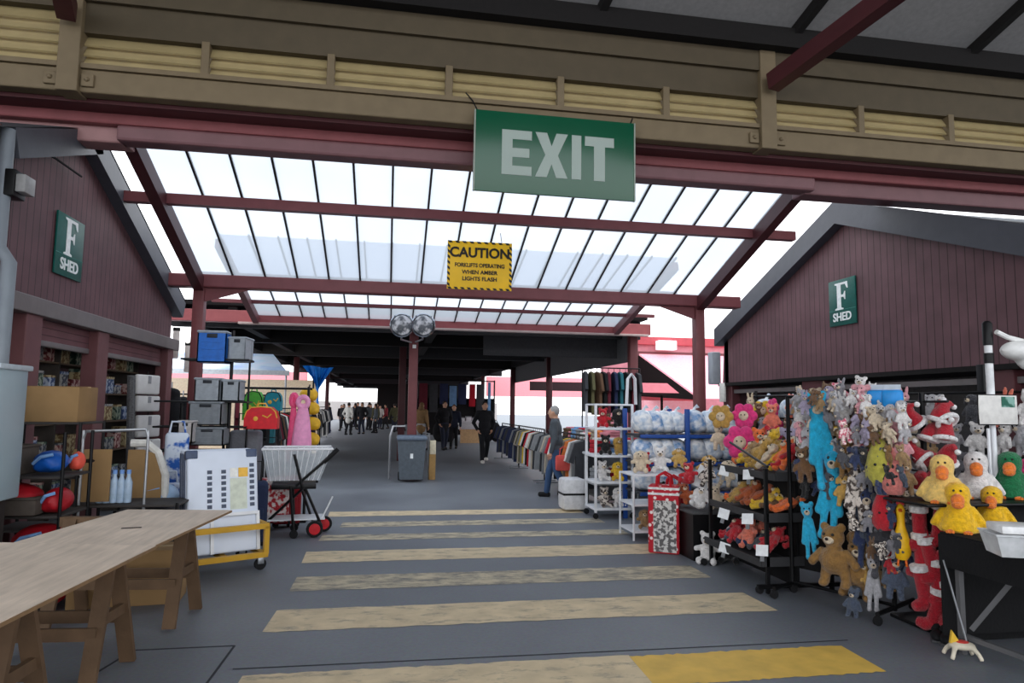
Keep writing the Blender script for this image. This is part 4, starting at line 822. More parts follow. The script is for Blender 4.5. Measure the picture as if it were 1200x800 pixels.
# ================================================================ right: red gift bags stack, white side table
BAGP = pattern('grey script print', (96, 92, 92), (206, 202, 198), 22, 'noise', .47, .53); BAGR = pattern('red cloth with white deer', (176, 22, 40), (224, 206, 204), 16, 'voronoi', .1, .12)
BAGR = pattern('red cloth white print', (232, 220, 218), (178, 26, 42), 14, 'voronoi', .2, .3)
for i, (x, y, rz, h, lab) in enumerate([(3.08, 7.45, -.5, .74, 'tall red fabric bag with grey script printed front on the floor by tiered stand'), (3.36, 7.85, -.45, .66, 'red trimmed fabric bag with pale script print behind the front red bag')]):
    t = thing('shopping_bag', lab, 'bag', (x, y, 0), rz, 'red fabric bags')
    part('bag_body', MB().rbox((-.17, -.13, 0), (.17, .13, h), .02), BAGR, t)
    part('front_panel', MB().box((-.11, -.136, .02), (.14, -.129, h-.16)), BAGP, t)
    part('band', MB().box((-.172, -.134, h-.1), (.172, .134, h-.075)).box((-.172, -.134, h-.04), (.172, .134, h-.015)), FLUFF, t)
    for s in (-1, 1): part('handle', MB().tube([(-.08, s*.11, h-.02), (-.07, s*.1, h+.1), (0, s*.09, h+.14), (.07, s*.1, h+.1), (.08, s*.11, h-.02)], .014, 8), cloth('cherry red', (180, 26, 40)), t)
t = thing('side_table', 'low white wire table with two shelves beside the red fabric bags', 'table', (3.3, 8.35, 0))
for x in (-.35, .35):
    for y in (-.25, .25): part('leg', MB().tube([(x, y, 0), (x, y, .78)], .014, 8), WHITE_ST, t)
for z in (.78, .42, .1): part('shelf', MB().rbox((-.36, -.26, z-.012), (.36, .26, z+.012), .006), WHITE_ST, t)
for key, c, dx, dy, z, h, lab in [('seated_puppy', 'cream', -.18, -.05, .80, .36, 'cream seated plush puppy on the white wire table'), ('seated_bear', 'white', .1, .0, .80, .4, 'white seated plush bear on the white wire table'), ('puppy', 'golden', .3, -.12, .86, .34, 'golden plush puppy lying on the white wire table'), ('seated_puppy', 'tan', -.14, -.08, .12, .3, 'tan plush puppy on the bottom shelf of white wire table'), ('seated_bear', 'black', .1, 0, .44, .3, 'black plush bear on the middle shelf of white wire table'), ('seated_bear', 'red', -.05, .14, .8, .3, 'red plush bear behind the cream puppy on the wire table')]:
    put(key, c, (3.3+dx, 8.35+dy, z), -.4, h, lab, None, (-.9, 0) if key == 'puppy' else (0, 0))
ca = thing('display_crate', 'black display crate heaped with toys between red fabric bag and tiered stand', 'crate', (3.5, 7.25, 0))
part('box_body', MB().box((-.3, -.28, 0), (.32, .3, .5)), BLACK, ca); part('rim', MB().rbox((-.32, -.3, .48), (.34, .32, .51), .01), mat('grey rim', (74, 74, 76), .6), ca)
for i, (dx, dy, z, c, key, wh) in enumerate([(-.2, -.18, .52, 'white', 'seated_puppy', 'front left'), (.02, -.2, .52, 'cream', 'seated_bear', 'front middle'), (.22, -.16, .52, 'dappled', 'seated_puppy', 'front right'), (-.16, .08, .53, 'rust', 'seated_bear', 'middle left'), (.1, .06, .53, 'white', 'seated_bear', 'centre'), (-.04, -.06, .74, 'dappled', 'bear', 'top left'), (.18, -.04, .74, 'cream', 'puppy', 'top right'), (-.2, .02, .76, 'red', 'seated_bear', 'topmost left'), (.0, .16, .8, 'golden', 'puppy', 'back top')]):
    put(key, c, (3.5+dx, 7.25+dy, z), -.6+rnd.uniform(-.5, .5), .33, '%s %s, %s of the heap on the black crate by red bag' % (c, NM[key], wh), 'heap of toys on the black crate', (-.35+rnd.uniform(-.3, .2), rnd.uniform(-.3, .3)))
for i, (dx, c, key) in enumerate([(-.1, 'white', 'seated_bear'), (.15, 'black', 'seated_puppy')]):
    put(key, c, (3.42+dx, 6.88, 0.0), -.6, .4, '%s %s sitting on the floor in front of the black crate' % (c, NM[key]), None)
big = thing('price_board', 'tilted white price sheet above the toys on the black crate', 'card', tuple(atY(824, 560, 7.35)), -.4); big.rotation_euler = (-.3, .45, -.4)
part('sheet', MB().box((-.09, -.003, -.12), (.09, .003, .13)), CARD, big); part('stem', MB().tube([(0, .01, -.3), (0, .008, 0)], .008, 6), BLACK, big)
# ================================================================ right: white castor rack
wx, wy = 3.24, 9.95
t = thing('shelf_trolley', 'white four shelf castor rack holding assorted plush toys', 'rack', (wx, wy, 0))
for x in (-.28, .28):
    for y in (-.24, .24):
        q = part('post', MB().rbox((x-.018, y-.018, .09), (x+.018, y+.018, 1.66), .006), WHITE_ST, t)
        part('castor', MB().lathe([(.01, -.016), (.04, -.014), (.04, .014), (.01, .016)], (x, y, .042), 14, 0, Matrix.Rotation(PI/2, 3, 'X')), RUBBER, q)
for z in (.14, .52, .9, 1.3): part('shelf', MB().rbox((-.3, -.26, z-.02), (.3, .26, z+.015), .006), WHITE_ST, t)
part('top_frame', MB().tube([(-.28, -.24, 1.65), (.28, -.24, 1.65), (.28, .24, 1.65), (-.28, .24, 1.65)], .014, 8, closed=True), WHITE_ST, t)
sh = [('seated_bear', 'red', -.12, 1.315, .36, 'red seated plush bear on the top shelf of white castor rack'), ('seated_puppy', 'black', .12, 1.315, .37, 'black plush puppy on the top shelf of white castor rack'), ('seated_bear', 'black', -.08, .915, .36, 'black plush bear on the second shelf of white castor rack'), ('hat', None, -.07, 1.2, .16, None), ('seated_puppy', 'golden', .12, .915, .34, 'golden plush puppy on the second shelf of white castor rack'),
      ('seated_bear', 'white', -.13, .535, .36, 'white plush bear on the third shelf of white castor rack'), ('seated_puppy', 'yellow', .12, .535, .36, 'yellow plush puppy on the third shelf of white castor rack'), ('seated_bear', 'dappled', -.1, .155, .36, 'dappled plush bear on the lowest shelf of white castor rack'), ('seated_puppy', 'white', .13, .155, .37, 'white plush puppy on the lowest shelf of white castor rack'), ('seated_bear', 'brown', .02, 1.315, .26, 'brown plush bear behind red bear on the castor rack top')]
for key, c, dx, z, h, lab in sh:
    if lab: put(key, c, (wx+dx, wy-.08 if 'behind' not in lab else wy+.13, z), -.2+rnd.uniform(-.4, .4), h, lab, 'plush toys on the white castor rack')
t = thing('parcel', 'white wrapped parcel on floor left of the white castor rack', 'parcel', (2.86, 10.6, 0))
part('wrap', MB().rbox((-.2, -.2, .02), (.16, .2, .5), .05), mat('white plastic wrap', (214, 214, 216), .35, 0, .12, 14, .6, 30), t); part('strap', MB().box((-.205, -.205, .25), (.165, .205, .28)), BLACK, t)
t = thing('hanger_bundle', 'bundle of white plastic coat hangers hooked above the castor rack', 'hangers', (3.62, 10.2, 1.66))
for i in range(4): part('hanger', MB().tube([(0, i*.025, 0), (.02, i*.025, .4), (.08, i*.025, .48), (.14, i*.025, .4), (.15, i*.025, 0)], .012, 6), WHITE_ST, t)
# ================================================================ right: blue rack of bagged white goods
bx0, bx1, by = 3.42, 5.45, 9.2
t = thing('pallet_rack', 'blue steel rack filled with clear bags of white goods', 'rack', ((bx0+bx1)/2, by+.2, 0)); cx_ = (bx0+bx1)/2
BLUE = paint('rack blue', (34, 74, 150))
for x in (bx0, 4.12, bx1):
    for y in ((-.28, .35) if x > 4 else (.35,)): part('upright', MB().rbox((x-cx_-.03, y-.03, 0), (x-cx_+.03, y+.03, 1.6), .005), BLUE, t)
for z in (.45, .86, 1.24): part('beam', MB().rbox((bx0-cx_, -.3, z-.05), (bx1-cx_, -.25, z+.0), .005), BLUE, t); part('deck', MB().box((bx0-cx_, -.28, z-.03), (bx1-cx_, .35, z)), mat('rack deck', (60, 62, 68), .7), t)
BAGM = pattern('clear bag of white stuffing', (168, 186, 208), (236, 238, 240), 16, 'noise', .35, .62, .25); BAGM2 = pattern('clear bag of blue white stuffing', (112, 150, 196), (228, 232, 238), 11, 'noise', .38, .6, .25)
bag = thing('plastic_bag', None, None)
m = MB(); m.ball((0, 0, .17), (.15, .2, .17)); m.ball((.02, 0, .1), (.15, .2, .1)); m.ball((-.02, -.02, .24), (.11, .16, .1))
part_mesh('filling', fused('bag_fill', m, .02, BAGM, 2), bag); part('knot', MB().tube([(0, -.02, .31), (.01, -.03, .36), (.05, -.04, .39)], [.03, .016, .03], 8), BAGM, bag)
for ri, (z, n, rn) in enumerate([(1.245, 9, 'top'), (.865, 9, 'middle'), (.455, 8, 'lowest')]):
    for i in range(n):
        x = bx0+.12+.16*i if i < 4 else 4.31+(.96/(n-5))*(i-4); copy_thing(bag, (x, by+.13, z), (0, 0, rnd.uniform(-.3, .3)), (1.2, 1., rnd.uniform(.95, 1.05)), 'clear bag of white goods, %s from left on %s shelf of blue rack' % (ORD(i), rn), 'bag', 'bagged white goods', {'filling': BAGM2 if (i+ri) % 3 == 1 else BAGM, 'knot': BAGM})
for i in range(5):
    copy_thing(bag, (5.1+.3*i, 8.75-.12*i, 1.42), (0, 0, rnd.uniform(-.4, .4)), 1., 'clear bag of white goods behind hanging toys, %s from the blue rack' % ORD(i), 'bag', 'bagged white goods', {'filling': BAGM, 'knot': BAGM})
t = thing('stock_table', 'dark stock table behind the hanging toys carrying clear bags', 'table', (5.7, 8.5, 0))
part('tabletop', MB().rbox((-.9, -.4, 1.36), (1.0, .5, 1.42), .01), mat('dark table', (48, 46, 46), .7), t)
for x in (-.8, .9):
    for y in (-.3, .4): part('leg', MB().bar((x, y, 0), (x, y, 1.36), .04, .04), BLACK, t)
for k_ in [bag]:
    for ch in list(k_.children): bpy.data.objects.remove(ch)
    bpy.data.objects.remove(k_)
# ================================================================ right: black cloth table with duck puppets
t = thing('stall_table', 'black cloth covered table at the right edge with duck puppets on top', 'table', (4.35, 3.55, 0))
BCL = cloth('black', (20, 20, 22))
part('tabletop', MB().rbox((-.62, -.7, .74), (.75, .66, .785), .008), BCL, t)
part('drape', MB().box((-.63, -.7, .56), (-.615, .66, .77)), BCL, t); part('drape', MB().box((-.62, .645, .1), (.75, .665, .77)), BCL, t)
for x, y in ((-.55, .58), (-.5, -.62), (.68, .58), (.68, -.62)): part('leg', MB().bar((x, y, 0), (x, y, .74), .035, .035), paint('dull steel leg', (96, 96, 98)), t)
part('stretcher', MB().bar((-.55, .58, .12), (-.5, -.62, .14), .03, .03), paint('dull steel leg', (96, 96, 98)), t); part('brace', MB().bar((-.55, .5, .18), (-.35, .2, .72), .02, .03), paint('dull steel leg', (96, 96, 98)), t)
bxs = thing('display_stand', 'black covered stand behind the black table under the back row of puppets', 'stand', (4.55, 4.48, 0)); part('box_body', MB().rbox((-.58, -.14, 0), (.7, .16, .95), .01), BCL, bxs); part('top_board', MB().rbox((-.9, -.27, .945), (.71, .17, .965), .008), BLACK, bxs)
def bill(o, m):
    for ch in o.children:
        if ch.name.split('.')[0] == 'beak': ch.material_slots[0].link = 'OBJECT'; ch.material_slots[0].material = m
PAL = plush('pale duck yellow', (236, 196, 110)); PC['pale duck yellow'] = PAL
for u, v, y, h, c, key, lab in [(1124, 622, 4.06, .33, None, 'duck', 'yellow duck hand puppet with wings spread, front left on the black table'), (1164, 618, 3.82, .29, None, 'duck', 'yellow duck hand puppet right of the front left duck on black table'), (1106, 592, 4.32, .33, 'pale duck yellow', 'duck', 'pale yellow duck puppet raised behind the front left yellow duck'), (1146, 590, 4.5, .34, 'white', 'duck', 'white duck puppet raised at the back of the black table'), (1186, 592, 4.5, .34, 'green', 'duck', 'green headed puppet at the back right of the black table'), (1196, 606, 3.62, .24, 'white', 'duck', 'small white puppet behind the clear tub at the right edge')]:
    p = atZ(u, v, .787) if v > 600 else atY(u, v, y)
    if v <= 600: p.z = .967
    put(key, c, p, -.75 if u < 1150 else -.85, h, lab, 'duck puppets on the black table')
tub = thing('plastic_tub', 'clear plastic tub with stacked lid at the front of black table', 'tub', tuple(atZ(1196, 655, .79)+Vector((.1, .1, 0))), -.4)
CLR = mat('clear plastic', (226, 228, 230), .15, alpha=.55); tb = MB()
tb.add([(-.13, -.1, 0), (.13, -.1, 0), (.13, .1, 0), (-.13, .1, 0), (-.16, -.12, .12), (.16, -.12, .12), (.16, .12, .12), (-.16, .12, .12)], [(3, 2, 1, 0), (0, 1, 5, 4), (1, 2, 6, 5), (2, 3, 7, 6), (3, 0, 4, 7)])
part('tub_body', tb, CLR, tub); part('rim', MB().tube([(-.16, -.12, .12), (.16, -.12, .12), (.16, .12, .12), (-.16, .12, .12)], .007, 6, closed=True), CLR, tub); part('lid', MB().rbox((-.12, -.09, .125), (.15, .12, .17), .01), mat('cloudy lid', (232, 232, 232), .3), tub)
# payment board on pole
pb = atY(1170, 480, 4.5); t = thing('sign_stand', 'white pole stand with a white notice board behind the black table', 'sign', (pb.x, 4.56, 0))
part('pole', MB().tube([(0, 0, 0), (0, 0, 1.75)], .022, 10), WHITE_ST, t); part('upper_pole', MB().tube([(0, 0, 1.7), (0, 0, 2.2)], .028, 10), mat('white pole sleeve', (226, 228, 230), .4), t)
part('clamp', MB().lathe([(.036, 1.98), (.036, 2.06)], (0, 0, 0), 12), BLACK, t); part('cap', MB().lathe([(.036, 2.12), (.036, 2.29), (.02, 2.31)], (0, 0, 0), 12), BLACK, t)
part('leg', MB().tube([(-.06, -.02, 1.48), (-.1, -.06, .9)], .012, 8), WHITE_ST, t)
bz = pb.z; bd = part('board', MB().rbox((-.17, -.06, bz-.11), (.17, -.045, bz+.11), .003), mat('off white board', (214, 212, 208), .5), t)
part('frame', MB().tube([(-.17, -.052, bz-.11), (.17, -.052, bz-.11), (.17, -.052, bz+.11), (-.17, -.052, bz+.11)], .008, 4, closed=True), BLACK, bd)
part('picture', MB().box((.03, -.064, bz+.02), (.145, -.06, bz+.1)), pattern('green picture', (40, 96, 80), (130, 170, 160), 14), bd)
t = thing('white_bag', 'white plastic bag hung from the clamp of the pole stand', 'bag', (pb.x+.22, 4.5, 1.98))
m = MB(); m.ball((0, 0, .1), (.16, .1, .08)); m.ball((.1, 0, .04), (.12, .09, .1)); part_mesh('bag_body', fused('white_bag', m, .02, mat('white plastic', (228, 228, 226), .35, 0, .1, 10, .4, 20), 2), t)
part('handle', MB().tube([(-.2, 0, .24), (-.1, 0, .2), (.05, 0, .17), (.15, 0, .14)], .02, 8), mat('white plastic', (228, 228, 226)), t)
solo('tent_pole', MB().rbox((5.42, 5.5, 0), (5.5, 5.58, 2.05), .01), BLACK, 'black tent pole standing between the santa hats and pole stand', 'post')
shf = thing('stock_shelf', 'grey stock shelf behind the pole stand with coloured boxes on top', 'shelf', (6.05, 4.9, 0))
for x in (-.45, .5):
    for y in (-.2, .25): part('upright', MB().bar((x, y, 0), (x, y, 1.8), .03, .03), STEEL, shf)
for z in (.5, 1.0, 1.4, 1.72): part('shelf_board', MB().box((-.47, -.22, z-.02), (.52, .27, z)), mat('grey shelf board', (120, 120, 122), .6), shf)
for i, (x, z, w_, h_, c, lab) in enumerate([(-.3, 1.72, .22, .1, (176, 60, 44), 'red box on the stock shelf behind pole stand'), (-.05, 1.72, .26, .12, (34, 70, 140), 'blue box on the stock shelf behind pole stand'), (.25, 1.72, .24, .1, (60, 120, 100), 'teal box on the stock shelf behind pole stand'), (-.05, 1.845, .3, .09, (206, 196, 150), 'pale yellow box lying on the blue box'), (.25, 1.825, .2, .07, (176, 70, 50), 'small red box lying on the teal box')]):
    b = thing('carton', lab, 'box', (6.05+x, 4.85, z), rnd.uniform(-.1, .1), 'coloured cartons'); part('box_body', MB().rbox((-w_/2, -.1, 0), (w_/2, .1, h_), .005), mat('carton %d' % i, c, .5), b); part('label_patch', MB().box((-w_*.3, -.103, h_*.25), (w_*.3, -.1, h_*.75)), mat('carton print', (220, 214, 200), .6), b)
for i in range(6):
    b = thing('clear_box', 'clear grey stock box behind the puppets, %s on the stock shelf counted from below left' % ORD(i), 'box', (6.05-.25+.45*(i % 2), 4.85, (.5, 1.0, 1.4)[i//2]), 0, 'clear stock boxes'); part('box_body', MB().rbox((-.2, -.16, 0), (.2, .16, .26), .02), mat('smoky plastic', (150, 154, 158), .3), b); part('lid', MB().rbox((-.21, -.17, .255), (.21, .17, .285), .01), mat('pale lid', (190, 192, 194), .4), b)
# push along toy with stick
g = atZ(1128, 772); t = thing('push_toy', 'small wheeled push toy on a stick standing on the floor by black table', 'toy', (g.x, g.y, 0), -.3)
CRM = mat('cream toy plastic', (210, 200, 180), .4)
m = MB(); m.ball((0, 0, .085), (.085, .05, .03))
for s in (-1, 1):
    for q in (-1, 1): m.tube([(s*.05, q*.02, .085), (s*.075, q*.05, .05), (s*.09, q*.06, .012)], [.018, .014, .014], 8)
part_mesh('body', fused('push_toy', m, .008, CRM, 1), t)
part('back_panel', MB().ball((.0, 0, .108), (.045, .034, .012), 0, 12, 6), mat('red toy panel', (190, 60, 56), .4), t)
part('fin', MB().prism([(-.075, .1), (-.01, .1), (-.06, .18)], .02, Matrix.Translation((0, -.01, 0))), mat('yellow toy fin', (222, 180, 60), .4), t)
part('stick', MB().tube([(.03, 0, .11), (-.075, .03, .62)], .006, 8), STEEL, t)
# black shoes by the table
for i, (u, v) in enumerate([(1098, 748), (1108, 752)]):
    g = atZ(u, v); t = thing('shoe', ('left' if i == 0 else 'right')+' one of two black shoes under the stockings', 'shoe', (g.x, g.y, 0), -.7, 'black shoes'); m = MB(); m.ball((0, -.05, .035), (.04, .09, .035)); m.ball((0, .07, .05), (.035, .05, .05)); part_mesh('upper', fused('shoe', m, .01, RUBBER, 1), t); part('sole', MB().rbox((-.04, -.13, 0), (.04, .11, .018), .008), mat('grey sole', (70, 70, 72), .7), t)
# ================================================================ left: plywood trestle tables
PLY = mat('worn plywood', (222, 204, 186), .6, 0, .1, 3, .1, 14); 
def ply_mat():
    m = PLY; nt = m.node_tree; N = nt.nodes; L = nt.links; b = N['Principled BSDF']
    tc = N.new('ShaderNodeTexCoord'); mp = N.new('ShaderNodeMapping'); mp.inputs['Scale'].default_value = (9, .9, 1); L.new(tc.outputs['Object'], mp.inputs[0])
    n = N.new('ShaderNodeTexNoise'); n.inputs['Scale'].default_value = 3; n.inputs['Detail'].default_value = 7; L.new(mp.outputs[0], n.inputs['Vector'])
    r = N.new('ShaderNodeValToRGB'); r.color_ramp.elements[0].position = .3; r.color_ramp.elements[1].position = .7; r.color_ramp.elements[0].color = (.72, .72, .72, 1); r.color_ramp.elements[1].color = (1, 1, 1, 1)
    L.new(n.outputs['Fac'], r.inputs['Fac']); mx = N.new('ShaderNodeMix'); mx.data_type = 'RGBA'; mx.blend_type = 'MULTIPLY'; mx.inputs['Factor'].default_value = .8
    L.new(b.inputs['Base Color'].links[0].from_socket, mx.inputs['A']); L.new(r.outputs['Color'], mx.inputs['B']); L.new(mx.outputs['Result'], b.inputs['Base Color'])
ply_mat()
PLYE = mat('plywood edge', (132, 104, 74), .7); OAK = mat('rough trestle timber', (98, 76, 56), .75, 0, .2, 6, .2, 20)
def sheet(poly, z, th, label):
    cx = sum(p[0] for p in poly)/len(poly); cy = sum(p[1] for p in poly)/len(poly); t = thing('plywood_sheet', label, 'table top', (cx, cy, z), 0, 'plywood sheets on trestles')
    vs = [(x-cx, y-cy, th) for x, y in poly]+[(x-cx, y-cy, 0) for x, y in poly]; n = len(poly)
    part('board', MB().add(vs, [tuple(range(n))]+[(i, i+n, (i+1) % n+n, (i+1) % n) for i in range(n)]+[tuple(range(2*n-1, n-1, -1))]), PLY, t, smooth=False)
    part('edge_band', MB().bar((poly[1][0]-cx, poly[1][1]-cy, th*.45), (poly[2][0]-cx, poly[2][1]-cy, th*.45), .012, th*.8), PLYE, t)
    return t
a = sheet([(-2.22, 4.2), (-1.36, 4.2), (-1.21, 5.75), (-2.0, 5.86)], .752, .018, 'farther grey plywood sheet lying on two timber trestles')
part('slot', MB().rbox((-.06, -.02, .0175), (.06, .02, .0195), .004), mat('dark slot', (50, 38, 30), .9), a, (0.02, .0, 0), (0, 0, .2))
sheet([(-2.95, 1.9), (-1.44, 2.2), (-1.3, 4.28), (-2.3, 4.5)], .771, .018, 'nearer grey plywood sheet overlapping the farther one on timber trestles')
def trestle(x, y, rz, label, L_=.85):
    t = thing('trestle', label, 'trestle', (x, y, 0), rz, 'timber trestles'); 
    for ex in (-L_/2, L_/2):
        for s in (-1, 1): part('leg', MB().bar((ex, s*.25, .01), (ex+(.02 if ex < 0 else -.02), s*.03, .735), .09, .028, 0, (0, 1, 0)), OAK, t)
        part('leg_brace', MB().bar((ex, -.15, .36), (ex, .15, .36), .03, .06), OAK, t)
    part('ridge_beam', MB().box((-L_/2-.06, -.03, .68), (L_/2+.06, .03, .75)), OAK, t); 
    for s in (-1, 1): part('stretcher', MB().bar((-L_/2, s*.17, .3), (L_/2, s*.17, .3), .025, .07), OAK, t)
    return t
trestle(-1.9, 5.62, -.1, 'timber trestle under the far end of the plywood top by yellow trolley')
trestle(-1.98, 4.52, -.08, 'timber trestle where the two plywood sheets overlap', .8)
trestle(-2.05, 3.62, -.08, 'timber trestle nearest the camera under the nearer plywood sheet', .8)
# cardboard under the table
CARDB = mat('cardboard', (146, 116, 78), .85, 0, .1, 5)
def carton(x, y, z, w, d, h, rz, label, name='cardboard_box'):
    t = thing(name, label, 'box', (x, y, z), rz)
    part('box_body', MB().rbox((-w/2, -d/2, 0), (w/2, d/2, h), .008), CARDB, t); part('flap', MB().box((-w/2+.002, -d/2+.002, h), (w/2-.002, -.004, h+.005)).box((-w/2+.002, .004, h), (w/2-.002, d/2-.002, h+.005)), CARDB, t)
    part('tape', MB().box((-w/2-.002, -.03, h*.99), (w/2+.002, .03, h+.008)), mat('parcel tape', (176, 148, 104), .35), t)
    return t
carton(-2.05, 6.15, 0, .8, .35, .42, .1, 'flat cardboard box on the floor under the far plywood sheet')
carton(-2.3, 4.05, 0, .5, .4, .27, .3, 'cardboard box on the floor beneath the nearer plywood sheet at the bottom left')
# ================================================================ left: white folded panels on the yellow trolley
YEL = paint('chipped yellow', (196, 150, 40)); PW = mat('white plastic panel', (214, 222, 236), .35, 0, .05, 4); PB = mat('blue grey plastic', (70, 82, 108), .4)
tx, ty, rz = -1.62, 7.2, .5
t = thing('platform_trolley', 'low yellow steel trolley on castors under the white folded panels', 'trolley', (tx, ty, 0), rz)
for y in (-.3, .34): part('deck_rail', MB().bar((-.34, y, .15), (.36, y, .15), .05, .05), YEL, t)
for x in (-.34, 0, .36): part('deck_rail', MB().bar((x, -.3, .14), (x, .34, .14), .05, .04), YEL, t)
for x in (-.34, .36): part('upright', MB().bar((x, -.3, .15), (x, -.3, .42), .045, .045), YEL, t)
part('guard_rail', MB().bar((-.36, -.3, .42), (.38, -.3, .42), .045, .05), YEL, t); part('guard_rail', MB().bar((.36, -.3, .42), (.36, .3, .42), .045, .05), YEL, t)
for x in (-.3, .32):
    for y in (-.27, .3):
        c = part('castor', MB().lathe([(.012, -.02), (.055, -.018), (.055, .018), (.012, .02)], (x, y, .057), 16, 0, Matrix.Rotation(PI/2, 3, 'X')), RUBBER, t); part('fork', MB().rbox((x-.03, y-.03, .06), (x+.03, y+.03, .125), .006), STEEL, c)
def folded_panel(i, dy, label):
    t = thing('folding_platform', label, 'panel', (tx, ty, .178), rz, 'white folding panels on the yellow trolley')
    T = Matrix.Translation((0, dy, 0))@Matrix.Rotation(-.2, 4, 'X')
    part('panel', MB().rbox((-.33, -.03, .0), (.33, .03, .98), .02, 0, T, 3), PW, t)
    if i == 0:
        for x in (-.29, .27): part('corner_cap', MB().rbox((x-.055, -.036, .9), (x+.055, .036, .985), .012, 0, T), PB, t)
        for x in (-.13, .0, .27):
            mb = MB()
            for k in range(7 if x != .27 else 8): mb.box((x-.022, -.034, .42+.055*k), (x+.022, -.0305, .455+.055*k), 0, T)
            part('slot_row', mb, mat('dark slots', (78, 86, 104), .6), t, smooth=False)
        part('label_sheet', MB().box((.06, -.0335, .4), (.22, -.0305, .7), 0, T), mat('pale info sheet', (206, 212, 196), .6), t)
        part('label_sticker', MB().box((.14, -.0345, .71), (.23, -.0305, .8), 0, T), mat('yellow sticker', (232, 182, 76), .6), t)
        part('label_sticker', MB().box((.06, -.0345, .71), (.13, -.0305, .8), 0, T), mat('white sticker', (236, 236, 232), .6), t)
        part('lower_bar', MB().box((-.12, -.07, .34), (.32, -.03, .37), 0, T).box((-.13, -.06, .0), (-.1, -.03, .37), 0, T).box((.3, -.06, .0), (.33, -.03, .37), 0, T), WHITE_ST, t)
    else: part('side_strip', MB().rbox((-.335, -.02, .05), (-.32, .02, .95), .004, 0, T), PB, t)
folded_panel(0, -.17, 'front white folded panel with slot rows and yellow sticker on the trolley')
folded_panel(1, -.095, 'second white folded panel just behind the front one')
folded_panel(2, -.02, 'third white folded panel in the stack on the trolley')
folded_panel(3, .055, 'rearmost white folded panel of the stack on the trolley')
# ================================================================ left: black shopping trolley with clear basket and red wheels
sx, sy = -1.12, 8.95
t = thing('shopping_trolley', 'black folding shopping trolley with clear basket and two red wheels', 'trolley', (sx, sy, 0), .12)
GLB = mat('clear ribbed basket', (206, 214, 220), .3, alpha=.38)
BK = [(-.34, -.22, .68), (.26, -.22, .68), (.26, .2, .68), (-.34, .2, .68), (-.42, -.27, 1.06), (.4, -.27, 1.06), (.4, .26, 1.06), (-.42, .26, 1.06)]
bs = part('basket', MB().add(BK, [(3, 2, 1, 0), (0, 1, 5, 4), (1, 2, 6, 5), (2, 3, 7, 6), (3, 0, 4, 7)]), GLB, t)
part('rim', MB().tube([BK[i] for i in (4, 5, 6, 7)], .014, 8, closed=True), WHITE_ST, bs)
rb = MB()
for i in range(11):
    q = (i+.5)/11; rb.tube([Vector(BK[0]).lerp(Vector(BK[1]), q), Vector(BK[4]).lerp(Vector(BK[5]), q)], .005, 5); rb.tube([Vector(BK[3]).lerp(Vector(BK[2]), q), Vector(BK[7]).lerp(Vector(BK[6]), q)], .005, 5)
part('rib', rb, WHITE_ST, bs)['kind'] = 'stuff'
for a_, b_ in [((-.08, -.25, .62), (-.02, -.26, .05)), ((-.02, -.26, .62), (.42, -.3, 1.02)), ((-.05, -.27, 1.0), (.06, -.27, .6)), ((-.4, -.1, .12), (.1, -.24, .62)), ((.08, -.24, .62), (.3, -.2, .13)), ((-.3, .2, .62), (.25, .2, .62)), ((.02, .18, .62), (.2, .2, .13)), ((-.06, .2, .62), (-.02, .22, .05))]: part('frame_tube', MB().tube([a_, b_], .017, 8), BLACK, t)
part('frame_tube', MB().tube([(.3, -.27, .9), (.46, -.3, 1.06)], .026, 8), RUBBER, t, label='black rubber handle grip'); part('frame_plate', MB().rbox((-.3, -.26, .58), (.22, .22, .64), .01), BLACK, t)
RW = mat('red wheel hub', (190, 24, 36), .35)
for x, y in ((.22, -.24), (.34, .12)):
    w_ = part('wheel', MB().lathe([(.02, -.02), (.095, -.022), (.1, 0), (.095, .022), (.02, .02)], (x, y, .1), 20, 0, Matrix.Rotation(PI/2, 3, 'X')), RUBBER, t); part('hub', MB().lathe([(.005, -.028), (.066, -.026), (.066, .026), (.005, .028)], (x, y, .1), 18, 0, Matrix.Rotation(PI/2, 3, 'X')), RW, w_)
part('castor', MB().lathe([(.01, -.016), (.05, -.014), (.05, .014), (.01, .016)], (-.02, -.26, .05), 14, 0, Matrix.Rotation(PI/2, 3, 'X')), RUBBER, t)
part('castor', MB().lathe([(.01, -.016), (.05, -.014), (.05, .014), (.01, .016)], (-.02, .22, .05), 14, 0, Matrix.Rotation(PI/2, 3, 'X')), RUBBER, t)
part('lower_shelf', MB().rbox((-.36, -.2, .2), (.34, .2, .215), .005), WHITE_ST, t); part('lower_shelf', MB().tube([(.3, -.22, .22), (.42, -.22, .48)], .01, 6), WHITE_ST, t)
# luggage behind
def suitcase(x, y, w, d, h, rz, m, label):
    t = thing('suitcase', label, 'suitcase', (x, y, 0), rz, 'suitcases'); part('shell', MB().rbox((-w/2, -d/2, .04), (w/2, d/2, h), .05, seg=3), m, t); part('pocket', MB().rbox((-w*.38, -d/2-.03, .12), (w*.38, -d/2+.02, h*.6), .02), m, t)
    part('handle', MB().tube([(-.1, 0, h-.01), (-.1, 0, h+.22), (.1, 0, h+.22), (.1, 0, h-.01)], .011, 6), BLACK, t)
    for x_ in (-w*.36, w*.36): part('wheel', MB().lathe([(.01, -.014), (.04, -.012), (.04, .012), (.01, .014)], (x_, -d*.3, .04), 12, 0, Matrix.Rotation(PI/2, 3, 'X')), RUBBER, t)
suitcase(-1.55, 8.35, .36, .26, .72, .2, cloth('dark navy', (36, 46, 72)), 'dark navy suitcase between the white panels and black shopping trolley')
suitcase(-1.32, 9.55, .36, .24, .66, .1, cloth('deep red', (140, 30, 38)), 'deep red suitcase behind the black shopping trolley')
suitcase(-1.9, 9.7, .4, .24, 1.25, 0, cloth('mid grey', (110, 112, 118)), 'tall grey suitcase under the pink bags')
